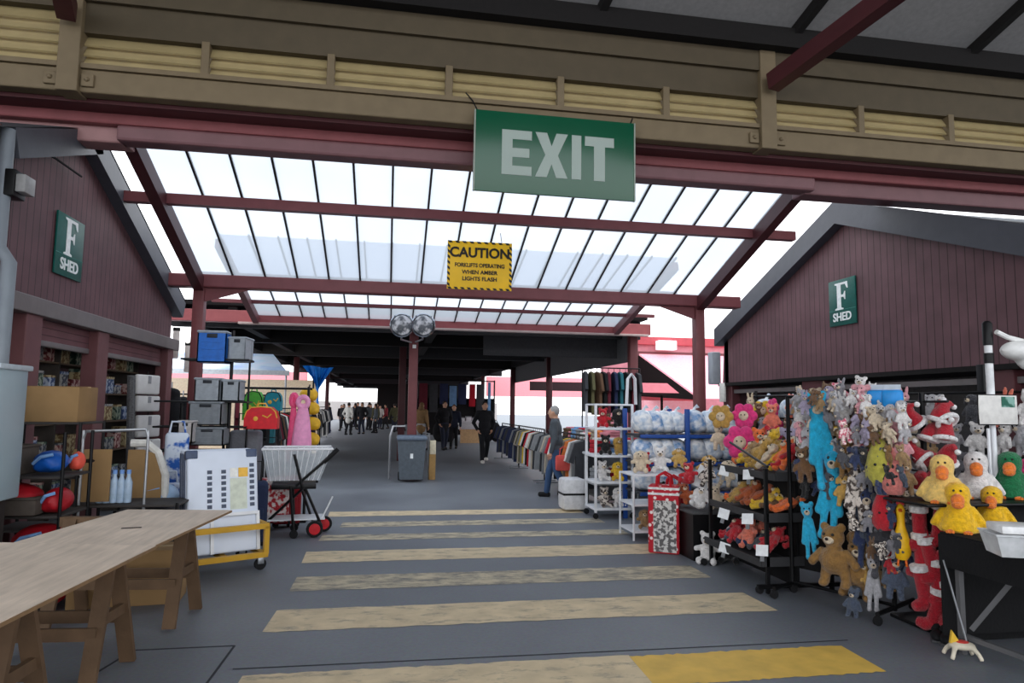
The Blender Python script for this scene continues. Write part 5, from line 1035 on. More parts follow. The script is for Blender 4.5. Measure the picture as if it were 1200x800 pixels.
suitcase(-1.72, 10.4, .44, .26, .9, .1, cloth('black', (20, 20, 22)), 'black suitcase at the back behind the deep red one')
def wheel_bag(x, y, m, lab):
    t = thing('trolley_bag', lab, 'bag', (x, y, 0), .3, 'wheeled shopping bags'); part('bag_body', MB().rbox((-.17, -.12, .1), (.17, .12, .62), .03), m, t)
    part('frame', MB().tube([(-.12, .13, .02), (-.12, .14, .95), (.12, .14, .95), (.12, .13, .02)], .012, 6), STEEL, t); part('flap', MB().rbox((-.175, -.135, .54), (.175, .125, .65), .02), m, t)
    for s in (-1, 1):
        w_ = part('wheel', MB().lathe([(.02, -.014), (.08, -.012), (.08, .012), (.02, .014)], (s*.2, .1, .08), 16, 0, Matrix.Rotation(PI/2, 3, 'Y')), RUBBER, t); part('hub', MB().ball((s*.2, .1, .08), (.02, .04, .04), 0, 10, 6), WHITE_ST, w_)
wheel_bag(-1.45, 9.35, pattern('red white print', (170, 30, 40), (220, 210, 206), 18), 'red and white printed wheeled bag beside the navy suitcase')
wheel_bag(-1.75, 9.0, pattern('black white print', (40, 40, 44), (210, 206, 200), 20), 'black and white printed wheeled bag above the navy suitcase')
wheel_bag(-2.15, 8.75, pattern('grey floral print', (90, 92, 98), (200, 190, 186), 16), 'grey floral wheeled bag behind the white panels')
# ================================================================ left: stand of crates
PLB = mat('blue crate plastic', (24, 104, 196), .4); PLG = mat('grey crate plastic', (156, 164, 172), .45); PLG2 = mat('smoky crate plastic', (126, 132, 138), .45)
def crate(name_, loc, rot, w, d, h, m, label, inner=None, slots=True):
    t = thing('folding_crate', label, 'crate', loc, 0, 'folding crates'); t.rotation_euler = rot
    W = .015
    part('crate_body', MB().box((-w/2, -d/2, 0), (w/2, d/2, W)).box((-w/2, -d/2, 0), (-w/2+W, d/2, h)).box((w/2-W, -d/2, 0), (w/2, d/2, h)).box((-w/2, -d/2, 0), (w/2, -d/2+W, h)).box((-w/2, d/2-W, 0), (w/2, d/2, h)), m, t, smooth=False)
    part('rim', MB().tube([(-w/2, -d/2, h), (w/2, -d/2, h), (w/2, d/2, h), (-w/2, d/2, h)], .016, 4, closed=True), inner or m, t)
    mb = MB()
    for k in range(3): mb.box((-w*.42, -d/2-.006, h*(.18+.24*k)), (w*.42, -d/2, h*(.22+.24*k)))
    part('rib', mb, m, t, smooth=False); part('grip', MB().rbox((-w*.18, -d/2-.008, h*.8), (w*.18, -d/2, h*.94), .004), mat('dark grip slot', (40, 44, 50), .6), t)
    return t
cy = 9.2
def crate_px(u0, v0, u1, v1, y, m, label, d=.32, rz=0, rim=None):
    a = atY(u0, v1, y); b = atY(u1, v0, y); crate('', ((a.x+b.x)/2, y+d/2, a.z), (0, 0, rz), abs(b.x-a.x), d, b.z-a.z, m, label, rim)
crate_px(230, 389, 266, 424, cy, PLB, 'bright blue folding crate at the top of the crate stand', .34, .0, PLG)
crate_px(268, 396, 290, 423, cy+.05, PLG, 'grey folding crate hung next to the bright blue one', .34, -.1)
crate_px(227, 444, 258, 470, cy, PLG, 'grey folding crate on the third level of the stand', .34)
crate_px(259, 446, 281, 470, cy+.05, PLG, 'smaller grey crate right of the third level crate', .34)
crate_px(220, 472, 260, 498, cy-.1, PLG2, 'smoky grey folding crate under the third level crate', .34)
crate_px(222, 502, 262, 522, cy-.15, PLG2, 'smoky grey folding crate at the bottom of the stand', .34)
crate_px(207, 494, 226, 519, cy-.3, mat('pale lined crate', (190, 186, 184), .6), 'pale crate with vertical lines left of the lowest smoky crate', .3)
t = thing('crate_stand', 'black metal stand carrying the blue and grey crates', 'rack', (-2.62, cy+.2, 0))
part('upright', MB().tube([(.56, -.02, 0), (.56, -.02, 2.55)], .022, 8), BLACK, t); part('upright', MB().tube([(.76, .1, 0), (.76, .1, 2.45)], .014, 8), BLACK, t); part('upright', MB().tube([(-.1, .25, 0), (-.1, .25, 1.6)], .018, 8), BLACK, t)
for z in (2.16, 1.62, 1.3, 1.0):
    part('shelf_wire', MB().tube([(-.02 if z > 2 else -.3, -.18, z), (.8, -.18, z), (.8, .16, z), (-.02 if z > 2 else -.3, .16, z)], .012, 6, closed=True), BLACK, t)
part('base', MB().rbox((-.4, -.2, 0), (.8, .3, .04), .01), BLACK, t)
# sport bags / garments hung above the luggage
def dome_bag(u0, v0, u1, v1, y, m, label, trim=None):
    a = atY(u0, v1, y); b = atY(u1, v0, y); w = (b.x-a.x); h = b.z-a.z
    t = thing('hanging_sport_bag', label, 'bag', ((a.x+b.x)/2, y, a.z), 0, 'hanging bags')
    mb = MB(); pr = [(-w/2, 0), (w/2, 0), (w/2, h*.5), (w*.44, h*.78), (w*.3, h*.96), (0, h), (-w*.3, h*.96), (-w*.44, h*.78), (-w/2, h*.5)]; mb.prism(pr, .2, Matrix.Translation((0, -.1, 0)))
    part('bag_body', mb, m, t); part('zip_line', MB().tube([(x*.98, -.1, z*.98) for x, z in pr[2:]], .008, 5), trim or BLACK, t)
    part('handle', MB().tube([(-w*.15, -.02, h*.97), (-w*.1, -.02, h*1.12), (w*.1, -.02, h*1.12), (w*.15, -.02, h*.97)], .01, 6), trim or m, t)
    part('motif', MB().ball((-w*.15, -.1, h*.45), (.03, .006, .03), 0, 10, 6).tube([(w*.05, -.104, h*.6), (w*.2, -.104, h*.5), (w*.32, -.104, h*.66)], .009, 5), mat('yellow print', (226, 176, 70), .6), t)
dome_bag(287, 476, 327, 502, 9.4, mat('bright red nylon', (206, 18, 34), .4), 'bright red domed sport bag with yellow trim hanging over the luggage', mat('yellow print', (226, 176, 70), .6))
dome_bag(285, 458, 310, 492, 10.6, mat('lime green nylon', (84, 176, 66), .5), 'lime green bag hanging behind the bright red one')
dome_bag(310, 459, 331, 481, 10.7, mat('teal nylon', (10, 128, 148), .5), 'teal bag hanging right of the lime green one')
def drop_bag(u, v0, v1, y, w, m, label):
    a = atY(u, v1, y); b = atY(u, v0, y); h = b.z-a.z; t = thing('long_bag', label, 'bag', (a.x, y, a.z), 0, 'long pink bags')
    m1 = MB(); m1.lathe([(w*.5, 0), (w*.52, .02), (w*.46, h*.3), (w*.36, h*.6), (w*.24, h*.8), (w*.15, h*.88)], (0, 0, 0), 16, 0, Matrix.Diagonal((1, .5, 1)))
    part('bag_body', m1, m, t); part('loop', MB().tube([(w*.24*math.cos(q), 0, h*.9+h*.1*math.sin(q)) for q in [2*PI*k/14 for k in range(14)]], .035, 8, closed=True), m, t)
drop_bag(353, 465, 528, 9.5, .26, mat('light pink nylon', (226, 150, 190), .5), 'light pink long tapered bag hanging by its loop at the left aisle')
drop_bag(342, 462, 528, 9.6, .13, mat('hot pink nylon', (230, 84, 132), .5), 'narrow hot pink long bag left of the light pink one')
bst = thing('bag_stand', 'black bag stand behind the pink and red hanging bags', 'rack', (-1.9, 10.0, 0))
for x in (-.35, .75): part('upright', MB().tube([(x, 0, 0), (x, 0, 1.85)], .02, 8), BLACK, bst)
part('cross_rail', MB().tube([(-.4, 0, 1.82), (.8, 0, 1.82)], .016, 8), BLACK, bst); part('base', MB().rbox((-.4, -.2, 0), (.8, .2, .04), .01), BLACK, bst)
YM = mat('mustard yellow mesh', (206, 160, 36), .6)
for i, (u, v) in enumerate([(362, 462), (364, 478), (365, 496), (364, 514)]):
    p = atY(u, v, 11.5); t = thing('hanging_mesh_bag', 'mustard yellow mesh bag hanging right of the pink bags, %s from the top' % ORD(i), 'bag', tuple(p-Vector((0, 0, .1))), 0, 'mustard yellow bags')
    m = MB(); m.ball((0, 0, .1), (.15, .1, .11)); m.ball((.06, -.02, .06), (.08, .08, .07)); part_mesh('bag_body', fused('mesh_bag', m, .02, YM, 1), t); part('tie', MB().tube([(0, 0, .2), (.01, 0, .26)], .012, 6), BLACK, t)
# ================================================================ left: front racks and cabinet
CAB = mat('pale blue grey enamel', (150, 168, 176), .35, 0, .05, 3)
t = thing('steel_cabinet', 'tall pale blue grey steel cabinet on a dark stand at the left edge', 'cabinet', (-3.16, 5.55, 0))
part('cabinet_body', MB().rbox((-.55, -.3, .9), (.5, .08, 1.84), .02), CAB, t); part('door', MB().rbox((-.53, -.33, .93), (.47, -.3, 1.82), .012), CAB, t)
part('lock', MB().rbox((.4, -.35, 1.62), (.43, -.33, 1.72), .004), BLACK, t); part('cap', MB().rbox((-.57, -.34, 1.82), (.52, .1, 1.86), .01), mat('pale cap', (176, 188, 196), .4), t)
part('stand', MB().box((-.5, -.25, 0), (.42, .06, .9)), mat('dark stand', (44, 38, 36), .8), t); part('handle', MB().rbox((.46, -.36, 1.02), (.5, -.31, 1.14), .006), BLACK, t)
def shelf_rack(x0, x1, y, d, zs, label, ztop, m=BLACK):
    t = thing('shelf_rack', label, 'rack', ((x0+x1)/2, y, 0)); w = x1-x0
    for x in (-w/2, w/2):
        for yy in (-d/2, d/2): part('post', MB().tube([(x, yy, 0), (x, yy, ztop)], .014, 8), m, t)
    for z in zs: part('shelf', MB().rbox((-w/2, -d/2, z-.02), (w/2, d/2, z), .004), mat('dark shelf', (58, 54, 52), .7), t)
    return t
# front rack: blue bundles on top, red bags below
shelf_rack(-3.3, -2.5, 6.15, .5, (.3, .72, 1.02), 'dark wire rack with blue bundles and red bags beside the steel cabinet', 1.36)
BLUEB = mat('royal blue nylon', (20, 84, 170), .4, 0, .15, 10, .3, 20); REDB = mat('cherry nylon', (164, 22, 34), .5, 0, .15, 10, .3, 20)
def bundle(x, y, z, r, m, label, cat='bag', name='nylon_bundle', g=None):
    t = thing(name, label, cat, (x, y, z), rnd.uniform(-.3, .3), g); q = MB(); q.ball((0, 0, r[2]), r); q.ball((r[0]*.3, -r[1]*.3, r[2]*.7), (r[0]*.6, r[1]*.7, r[2]*.6)); q.ball((-r[0]*.4, -r[1]*.2, r[2]*.6), (r[0]*.5, r[1]*.7, r[2]*.55))
    part_mesh('bag_body', fused('bundle', q, .02, m, 1), t)
    part('strap', MB().tube([(-r[0]*.7, -r[1]*.8, r[2]*.9), (-r[0]*.2, -r[1]*1.05, r[2]*1.5), (r[0]*.4, -r[1]*.9, r[2]*1.7)], .014, 6), mat('light strap', (120, 160, 210), .5), t)
def tray_box(x, y, z, w, d, h, m, label):
    t = thing('stock_tray', label, 'tray', (x, y, z)); part('tray_body', MB().rbox((-w/2, -d/2, 0), (w/2, d/2, h), .02), m, t); part('rim', MB().tube([(-w/2, -d/2, h), (w/2, -d/2, h), (w/2, d/2, h), (-w/2, d/2, h)], .012, 6, closed=True), m, t)
GT = mat('dark taupe fabric', (76, 68, 62), .85)
tray_box(-3.06, 6.1, 1.02, .42, .4, .22, GT, 'dark taupe box under the left blue bundle on the wire rack')
bundle(-3.06, 6.1, 1.245, (.16, .14, .05), BLUEB, 'royal blue nylon bundle on the dark taupe box', g='blue bundles on the wire rack')
bundle(-2.68, 6.12, 1.03, (.13, .13, .09), BLUEB, 'royal blue nylon bundle at the right end of the wire rack top', g='blue bundles on the wire rack')
bundle(-2.56, 6.3, 1.03, (.06, .07, .08), mat('coral nylon', (226, 88, 70), .5), 'coral red nylon bundle behind the right blue bundle')
bundle(-2.94, 6.05, .725, (.26, .2, .12), REDB, 'large red nylon bag on the middle shelf of wire rack')
tray_box(-2.84, 5.98, .73, .4, .3, .13, GT, 'dark taupe pouch in front of the large red bag')
bundle(-2.58, 6.05, .725, (.1, .16, .1), REDB, 'small red nylon bag at the right of the middle shelf')
for i, (x, lab) in enumerate([(-3.08, 'white box with dark lettering marks left on the lower wire shelf'), (-2.82, 'white box with dark marks right on the lower wire shelf')]):
    t = thing('carton', lab, 'box', (x, 5.98, .305), .05); part('box_body', MB().rbox((-.12, -.1, 0), (.12, .1, .14), .008), mat('white carton', (206, 206, 200), .6), t); part('print', MB().box((-.09, -.103, .04), (.08, -.1, .1)), pattern('dark print', (60, 60, 60), (206, 206, 200), 24), t)
bundle(-2.72, 6.15, .31, (.22, .2, .16), REDB, 'dark red nylon bag low on the wire rack'); bundle(-3.00, 6.2, .02, (.2, .2, .12), BLUEB, 'royal blue bag on the floor under the wire rack'); bundle(-2.62, 6.0, .02, (.18, .18, .1), REDB, 'red bag on floor under the wire rack')
carton(-2.96, 6.85, 1.42, .46, .4, .31, .0, 'large cardboard box on the shelf behind the blue bundles')
shelf_rack(-3.36, -2.68, 6.85, .5, (.5, .95, 1.42), 'dark rack carrying the large cardboard box', 1.42)
t = thing('wire_stand', 'small steel wire stand with bent top rail by the cardboard sheet', 'rack', (-2.42, 6.65, 0))
for x in (-.25, .28): part('upright', MB().tube([(x, 0, 0), (x, 0, 1.35)], .012, 8), STEEL, t)
part('top_rail', MB().tube([(-.25, 0, 1.28), (-.23, 0, 1.34), (.26, 0, 1.36), (.28, 0, 1.3)], .013, 8), STEEL, t)
p = atY(105, 576, 6.7); t = thing('cardboard_sheet', 'upright cardboard sheet with a hand hole behind the plywood table', 'cardboard', (p.x, 6.7, .72), .05)
part('sheet', MB().rbox((-.15, -.012, 0), (.16, .012, .46), .004), CARDB, t); part('hand_hole', MB().ball((-.02, -.013, .36), (.05, .004, .018), 0, 12, 6), mat('hole shadow', (40, 30, 22), .9), t)
shelf_rack(-2.75, -1.85, 6.85, .5, (.35, .7), 'low dark rack under the cardboard pieces behind the plywood table', .72)
# board with white curved edge
p = atY(167, 585, 7.3); t = thing('curved_board', 'brown board with a white curved edge leaning behind the plywood table', 'board', (p.x, 7.3, .64), .15)
prof = [(-.16, 0), (.16, 0), (.15, .25), (.08, .46), (-.02, .5), (-.15, .5)]
part('board', MB().prism(prof, .03), CARDB, t); part('white_edge', MB().tube([(.18, .05, 0), (.18, .05, .24), (.1, .05, .47), (.0, .05, .56), (-.14, .05, .56)], .04, 8), mat('white foam edge', (216, 214, 208), .6), t)
for i in range(5):
    p = atY(124+8*i, 590, 6.9); t = thing('water_bottle', 'clear blue capped bottle behind the plywood table, %s from the cardboard sheet' % ORD(i), 'bottle', (p.x, 6.75, .705), 0, 'bottles behind the table')
    part('bottle_body', MB().lathe([(.03, 0), (.034, .01), (.034, .18), (.016, .23), (.016, .26)], (0, 0, 0), 12), mat('pale blue bottle', (170, 192, 214), .2), t); part('bottle_cap', MB().lathe([(.019, .255), (.019, .29)], (0, 0, 0), 10), mat('cap rose', (206, 150, 150), .5) if i < 2 else mat('cap blue', (120, 160, 220), .5), t)
# blue white shopping bags on floor near curved board
SBG = pattern('blue and white woven bag', (36, 92, 176), (206, 216, 230), 7, 'noise', .42, .5)
for i, (u, v, y, h, lab) in enumerate([(205, 560, 8.1, .72, 'tall blue and white woven bag standing before the dark entrance of left shed'), (197, 588, 7.9, .3, 'low blue and white woven bag beside the curved board')]):
    p = atY(u, v, y); t = thing('woven_bag', lab, 'bag', (p.x, y, .555 if y > 8 else max(0, p.z-.1)), .3, 'woven bags'); part('bag_body', MB().rbox((-.12, -.1, 0), (.12, .1, h), .04, seg=3), SBG, t); part('handle', MB().tube([(-.08, 0, h), (-.06, 0, h+.12), (.06, 0, h+.12), (.08, 0, h)], .012, 6), SBG, t)
shelf_rack(-2.75, -2.2, 8.05, .5, (.3, .55), 'low rack holding the woven bags by the left shed', .55)
bundle(-2.3, 7.5, .56, (.22, .18, .12), mat('pale blue plastic', (150, 176, 204), .4), 'pale blue plastic bundle left of the white folded panels', name='plastic_bundle')
shelf_rack(-2.6, -2.02, 7.5, .45, (.3, .55), 'low rack under the pale blue plastic bundle', .56)
# ================================================================ left: goods inside the shed bays
def goods(u, v, y_or_x, w, h, m, label, d=.2, name='boxed_item'):
    p = atX(u, v, y_or_x); t = thing(name, label, 'goods', (p.x, p.y, p.z), PI/2, 'goods inside the left shed')
    part('box_body', MB().rbox((-w/2, -d/2, 0), (w/2, d/2, h), .01), m, t); part('front_label', MB().box((-w*.3, -d/2-.003, h*.25), (w*.3, -d/2, h*.75)), mat('goods label', (150, 150, 148), .6), t)
gm = [pattern('dull print %d' % i, a, b, 20) for i, (a, b) in enumerate([((70, 74, 86), (160, 158, 154)), ((120, 92, 60), (186, 170, 130)), ((60, 80, 120), (170, 180, 196)), ((110, 40, 44), (190, 160, 150)), ((44, 70, 60), (150, 160, 140))])]
sb = thing('bay_shelf', 'dark shelving with mixed goods inside the bays of left shed', 'shelf', (-4.0, 8.2, 0))
for z in (.5, .95, 1.35, 1.72, 2.05): part('shelf_board', MB().box((-.2, -.75, z-.02), (.2, 3.0, z)), mat('shelf timber', (90, 74, 60), .8), sb)
for y in (-.75, .5, 1.7, 3.0): part('upright', MB().box((-.2, y-.02, 0), (.2, y+.02, 2.2)), mat('shelf upright', (60, 54, 50), .8), sb)
k = 0
for zi, (z, zn) in enumerate([(.5, 'lowest'), (.95, 'second'), (1.35, 'third'), (1.72, 'fourth'), (2.05, 'top')]):
    for i in range(11):
        y = 7.62+i*.34+rnd.uniform(-.03, .03); h = rnd.uniform(.12, .3); w_ = rnd.uniform(.16, .28); m = gm[(i*3+zi) % 5]
        t = thing('boxed_item', 'small patterned box on the %s bay shelf of left shed, %s from the near end' % (zn, ORD(i)), 'box', (-3.94+rnd.uniform(-.03, .03), y, z), PI/2+rnd.uniform(-.15, .15), 'boxes on the bay shelves')
        part('box_body', MB().rbox((-w_/2, -.1, 0), (w_/2, .1, h), .01), m, t); part('lid', MB().rbox((-w_/2-.003, -.103, h*.85), (w_/2+.003, .103, h), .006), gm[(i+zi) % 5], t)
WF = mat('white folded cotton', (206, 204, 202), .8, 0, .06, 10)
for i, (v0, v1) in enumerate([(437, 462), (462, 482), (484, 512), (512, 545)]):
    a = atX(172, v1, -3.3); b = atX(172, v0, -3.3); h = (b.z-a.z)*.92
    t = thing('folded_shirt_pack', 'white folded shirt pack hanging in a column at the left shed, %s from top' % ORD(i), 'shirt', (a.x, a.y, a.z), PI/2-.3, 'white shirt packs')
    part('shirt', MB().rbox((-.24, -.03, 0), (.24, .03, h), .025, seg=3), WF, t); part('card', MB().box((-.03, -.036, h*.55), (.03, -.03, h*.95)), mat('grey card', (140, 140, 144), .6), t); part('hanger', MB().tube([(0, 0, h), (0, 0, h+.05)], .006, 6), BLACK, t)
solo('chain_column', MB().tube([tuple(atX(154, 440, -3.3)), tuple(atX(152, 560, -3.3))], .05, 8), mat('grey knitted chain', (92, 92, 94), .8, 0, .3, 50, .6, 30), 'grey knitted column hanging left of the white shirt packs', 'goods')
for i, (u, v) in enumerate([(200, 480), (210, 490)]):
    p = atY(u, v, 11.9); t = thing('dark_coat', ('nearer' if i else 'farther')+' dark coat hanging past the far end of left shed', 'coat', (p.x, 11.9+i*.15, p.z-.6), .2, 'dark coats'); m = MB(); m.ball((0, 0, .5), (.2, .1, .42)); m.ball((0, 0, .86), (.14, .08, .1)); part_mesh('coat', fused('coat', m, .03, CB, 1), t); part('hanger', MB().tube([(0, 0, .94), (0, 0, 1.05)], .01, 6), STEEL, t)
for i, (u, v0, v1) in enumerate([(205, 385, 420), (219, 402, 436)]):
    a = atY(u, v1, 12.2); b = atY(u, v0, 12.2); t = thing('hanging_strip_lamp', ('second' if i else 'first')+' pale vertical strip lamp hanging past the left shed eave', 'lamp', tuple(a), .3, 'strip lamps'); part('tube_cover', MB().rbox((-.05, -.03, 0), (.05, .03, b.z-a.z), .02), mat('pale strip cover', (196, 188, 184), .5), t); part('end_cap', MB().rbox((-.055, -.035, b.z-a.z-.04), (.055, .035, b.z-a.z+.02), .01), BLACK, t)
p = atY(220, 399, 12.0); solo('hanging_lamp', MB().ball((p.x, p.y, p.z), .045), mat('lamp glow', (255, 250, 240), .3, emit=1.0), 'small round white lamp beside the strip lamps near blue crate', 'lamp')
# ================================================================ hall: garments, bin, tables, tarpaulin
def garment_proto():
    t = thing('garment', None, None); t['h'] = .72
    P = [(-.05, .72), (-.2, .68), (-.3, .4), (-.22, .37), (-.18, .5), (-.2, .0), (.2, .0), (.18, .5), (.22, .37), (.3, .4), (.2, .68), (.05, .72)]
    part('shirt', MB().prism([(x, z) for x, z in P], .05, Matrix.Translation((0, -.025, 0))), cloth('plain grey', (120, 120, 124)), t)
    part('hanger', MB().tube([(-.16, 0, .68), (0, 0, .73), (.16, 0, .68)], .007, 6).tube([(0, 0, .73), (0, 0, .79), (.03, 0, .8)], .005, 6), BLACK, t); PROTO['garment'] = t
garment_proto()
GC = {n: cloth('garment '+n, c) for n, c in {'grey': (128, 130, 132), 'charcoal': (60, 62, 66), 'white': (214, 212, 208), 'red': (176, 30, 46), 'black': (24, 24, 26), 'yellow': (214, 178, 60), 'stone': (168, 158, 142), 'navy': (38, 46, 76), 'orange': (222, 130, 70), 'teal': (40, 100, 110), 'maroon': (96, 34, 46), 'olive': (92, 90, 62), 'pink': (206, 130, 140), 'brown': (96, 72, 54), 'sky': (110, 150, 190)}.items()}
def rail(label, x, y0, y1, z, cols, side, rackname, alongx=False, gl=1.):
    L_ = y1-y0; t = thing('clothes_rail', label, 'rack', (x, (y0+y1)/2, 0) if not alongx else ((y0+y1)/2, x, 0)); 
    ax = (lambda q, w, zz: (w, q, zz)) if not alongx else (lambda q, w, zz: (q, w, zz))
    part('rail', MB().tube([ax(-L_/2, 0, z), ax(L_/2, 0, z)], .014, 8), BLACK, t)
    for q in (-L_/2, L_/2):
        part('upright', MB().tube([ax(q, 0, .03), ax(q, 0, z)], .015, 8), BLACK, t); part('foot', MB().tube([ax(q, -.25, .03), ax(q, .25, .03)], .016, 8), STEEL, t)
    n = len(cols)
    for i, c in enumerate(cols):
        q = y0+L_*(i+.5)/n; h = .72*gl*rnd.uniform(.94, 1.05); s = h/.72
        loc = (x, q, z-.8*s+.01) if not alongx else (q, x, z-.8*s+.01)
        copy_thing(PROTO['garment'], loc, (0, 0, (0 if not alongx else PI/2)+rnd.uniform(-.25, .25)), (1, 1.3, s), '%s garment on the %s, %s from its near end' % (c, rackname, ORD(i)) if not alongx else '%s garment on the %s, %s from its left end' % (c, rackname, ORD(i)), 'garment', rackname+' garments', {'shirt': GC[c]})
rail('long low clothes rail nearest along the right side of the hall', 3.28, 11.2, 14.2, 1.12, ['charcoal', 'grey', 'white', 'orange', 'stone', 'yellow', 'charcoal', 'black', 'white', 'red', 'grey', 'stone', 'grey', 'charcoal'], 1, 'nearest low clothes rail', False, 1.1)
rail('second low clothes rail farther along the right side of the hall', 3.3, 14.6, 17.6, 1.12, ['grey', 'charcoal', 'stone', 'white', 'red', 'black', 'white', 'yellow', 'grey', 'olive', 'stone', 'charcoal', 'navy', 'grey'], 1, 'second low clothes rail', False, 1.1)
rail('third low clothes rail of navy garments at the back of the right row', 3.4, 18.2, 21, 1.1, ['navy', 'navy', 'charcoal', 'navy', 'grey', 'navy', 'charcoal', 'navy'], 1, 'third low clothes rail', False, 1.1)
rail('high clothes rail with long garments hanging at the right hall corner', 14.8, 4.2, 5.55, 2.5, ['charcoal', 'olive', 'brown', 'black', 'maroon', 'navy', 'teal', 'black', 'maroon', 'charcoal'], 1, 'high corner rail', True, 1.3)
t = thing('stall_table', 'long grey draped stall table behind the low clothes rails', 'table', (4.15, 12.75, 0)); part('tabletop', MB().rbox((-.6, -1.5, .95), (.6, 1.5, 1.0), .01), cloth('table grey', (110, 112, 114)), t); part('drape', MB().box((-.61, -1.51, .05), (-.6, 1.51, .99)).box((-.61, -1.52, .05), (.61, -1.51, .99)), cloth('table grey', (110, 112, 114)), t)
fold = thing('folded_clothes', None, None); m = MB(); m.rbox((-.18, -.14, 0), (.18, .14, .05), .02).rbox((-.17, -.13, .05), (.17, .13, .1), .02).rbox((-.175, -.135, .1), (.175, .135, .14), .02); part('cloth_stack', m, GC['grey'], fold); part('top_fold', MB().rbox((-.12, -.145, .135), (.12, .1, .16), .01), GC['white'], fold); PROTO['fold'] = fold
cl = ['pink', 'orange', 'stone', 'red', 'white', 'grey', 'sky', 'pink', 'brown', 'yellow', 'navy', 'stone']
for r_ in range(2):
    for i in range(9): copy_thing(fold, (3.78+.42*r_, 11.45+i*.325, 1.0), (0, 0, rnd.uniform(-.3, .3)), (1, 1, rnd.uniform(.8, 1.6)), '%s folded clothes on the grey stall table, %s from near end in the %s line' % (cl[(i+r_*5) % 12], ORD(i), 'back' if r_ else 'aisle'), 'clothes', 'folded clothes on the stall table', {'cloth_stack': GC[cl[(i+r_*5) % 12]], 'top_fold': GC[cl[(i*3+r_) % 12]]})
# shoe display near the white castor rack (red and striped goods)
t = thing('goods_table', 'low table of red and striped goods left of the white castor rack', 'table', (3.55, 10.75, 0)); part('tabletop', MB().rbox((-.4, -.35, .84), (.6, .35, .88), .01), mat('pale table', (180, 182, 184), .6), t)
for x in (-.36, .55):
    for y in (-.3, .3): part('leg', MB().tube([(x, y, 0), (x, y, .84)], .016, 8), STEEL, t)
part('lower_shelf', MB().box((-.4, -.35, .4), (.6, .35, .43)), mat('pale table', (180, 182, 184), .6), t)
for i, (dx, z, c) in enumerate([(-.22, .88, 'red'), (.06, .88, 'sky'), (.34, .88, 'white'), (-.22, .43, 'grey'), (.06, .43, 'red'), (.34, .43, 'stone')]):
    copy_thing(fold, (3.55+dx, 10.7, z), (0, 0, .1), (.75, 1, 1.5), '%s cloth stack on the low table left of castor rack, %s shelf' % (c, 'upper' if z > .5 else 'lower'), 'clothes', 'cloth stacks on the low table', {'cloth_stack': GC[c], 'top_fold': GC['white' if c != 'white' else 'red']})
# left aisle stalls
rail('dark clothes rail along the left side of the hall', -2.5, 14.5, 18.5, 1.5, ['black', 'charcoal', 'maroon', 'black', 'brown', 'charcoal', 'white', 'black', 'red', 'charcoal', 'black', 'brown', 'olive', 'black', 'charcoal', 'white'], -1, 'dark left clothes rail', False, 1.6)
rail('farther clothes rail on the left side of the hall', -2.6, 19.5, 25, 1.45, ['charcoal', 'olive', 'white', 'black', 'brown', 'grey', 'white', 'black', 'navy', 'charcoal', 'stone', 'black', 'grey', 'black'], -1, 'farther left clothes rail', False, 1.6)
rail('clothes rail far down the left side near the crowd', -3.0, 28, 34, 1.5, ['black', 'white', 'grey', 'white', 'black', 'charcoal', 'white', 'grey', 'black', 'navy'], -1, 'far left clothes rail', False, 1.6)
rail('tall clothes rail behind the hanging bags on the left', 12.4, -3.7, -1.9, 1.75, ['grey', 'charcoal', 'brown', 'red', 'olive', 'maroon', 'stone', 'black', 'teal'], -1, 'tall left clothes rail', True, 1.0)
p = atY(372, 456, 15.5); t = thing('tarpaulin', 'bright blue tarpaulin gathered to a point above the left stalls', 'tarpaulin', (p.x, 15.5, p.z))
m = MB(); top = []; n = 12
for i in range(n+1):
    q = i/n; top.append(Vector((-.32+.66*q, -.12+.1*math.sin(q*9), .5-.02*q+.02*math.sin(q*7))))
vs = [Vector((.03*math.cos(i), .02*math.sin(i), .0)) for i in range(n+1)]; mid = [a_.lerp(b_, .5)+Vector((.0, -.06*((i % 2)*2-1), .03)) for i, (a_, b_) in enumerate(zip(top, vs))]
for i in range(n): m.quad(top[i], top[i+1], mid[i+1], mid[i]); m.quad(mid[i], mid[i+1], vs[i+1], vs[i])
part('sheet', m, mat('blue tarpaulin', (24, 110, 196), .3, 0, .2, 6), t); part('tie_rope', MB().tube([(0, 0, 0), (.02, .0, -.5)], .025, 6), mat('blue tarpaulin', (24, 110, 196)), t); part('pole', MB().tube([(-.1, .1, -p.z), (-.1, .1, .5)], .02, 8), BLACK, t)
# grey wheelie bin with frame, centre
g = atZ(481, 563); t = thing('wheelie_bin', 'grey wheelie bin standing in front of the floodlight post', 'bin', (g.x, 14.9, 0))
BG = mat('bin grey', (84, 92, 100), .5); 
part('bin_body', MB().add([(-.24, -.24, .06), (.24, -.24, .06), (.24, .24, .06), (-.24, .24, .06), (-.3, -.3, .88), (.3, -.3, .88), (.3, .3, .88), (-.3, .3, .88)], [(3, 2, 1, 0), (0, 1, 5, 4), (1, 2, 6, 5), (2, 3, 7, 6), (3, 0, 4, 7), (4, 5, 6, 7)]), BG, t, smooth=False)
part('lid', MB().rbox((-.32, -.34, .87), (.32, .32, .97), .04, seg=3), mat('bin lid blue grey', (96, 108, 124), .45), t); part('emblem', MB().box((-.03, -.285, .5), (.03, -.272, .6), 0), SWHITE, t)
for x in (-.24, .24): part('wheel', MB().lathe([(.02, -.03), (.09, -.028), (.09, .028), (.02, .03)], (x, .24, .09), 14, 0, Matrix.Rotation(PI/2, 3, 'Y')), RUBBER, t)
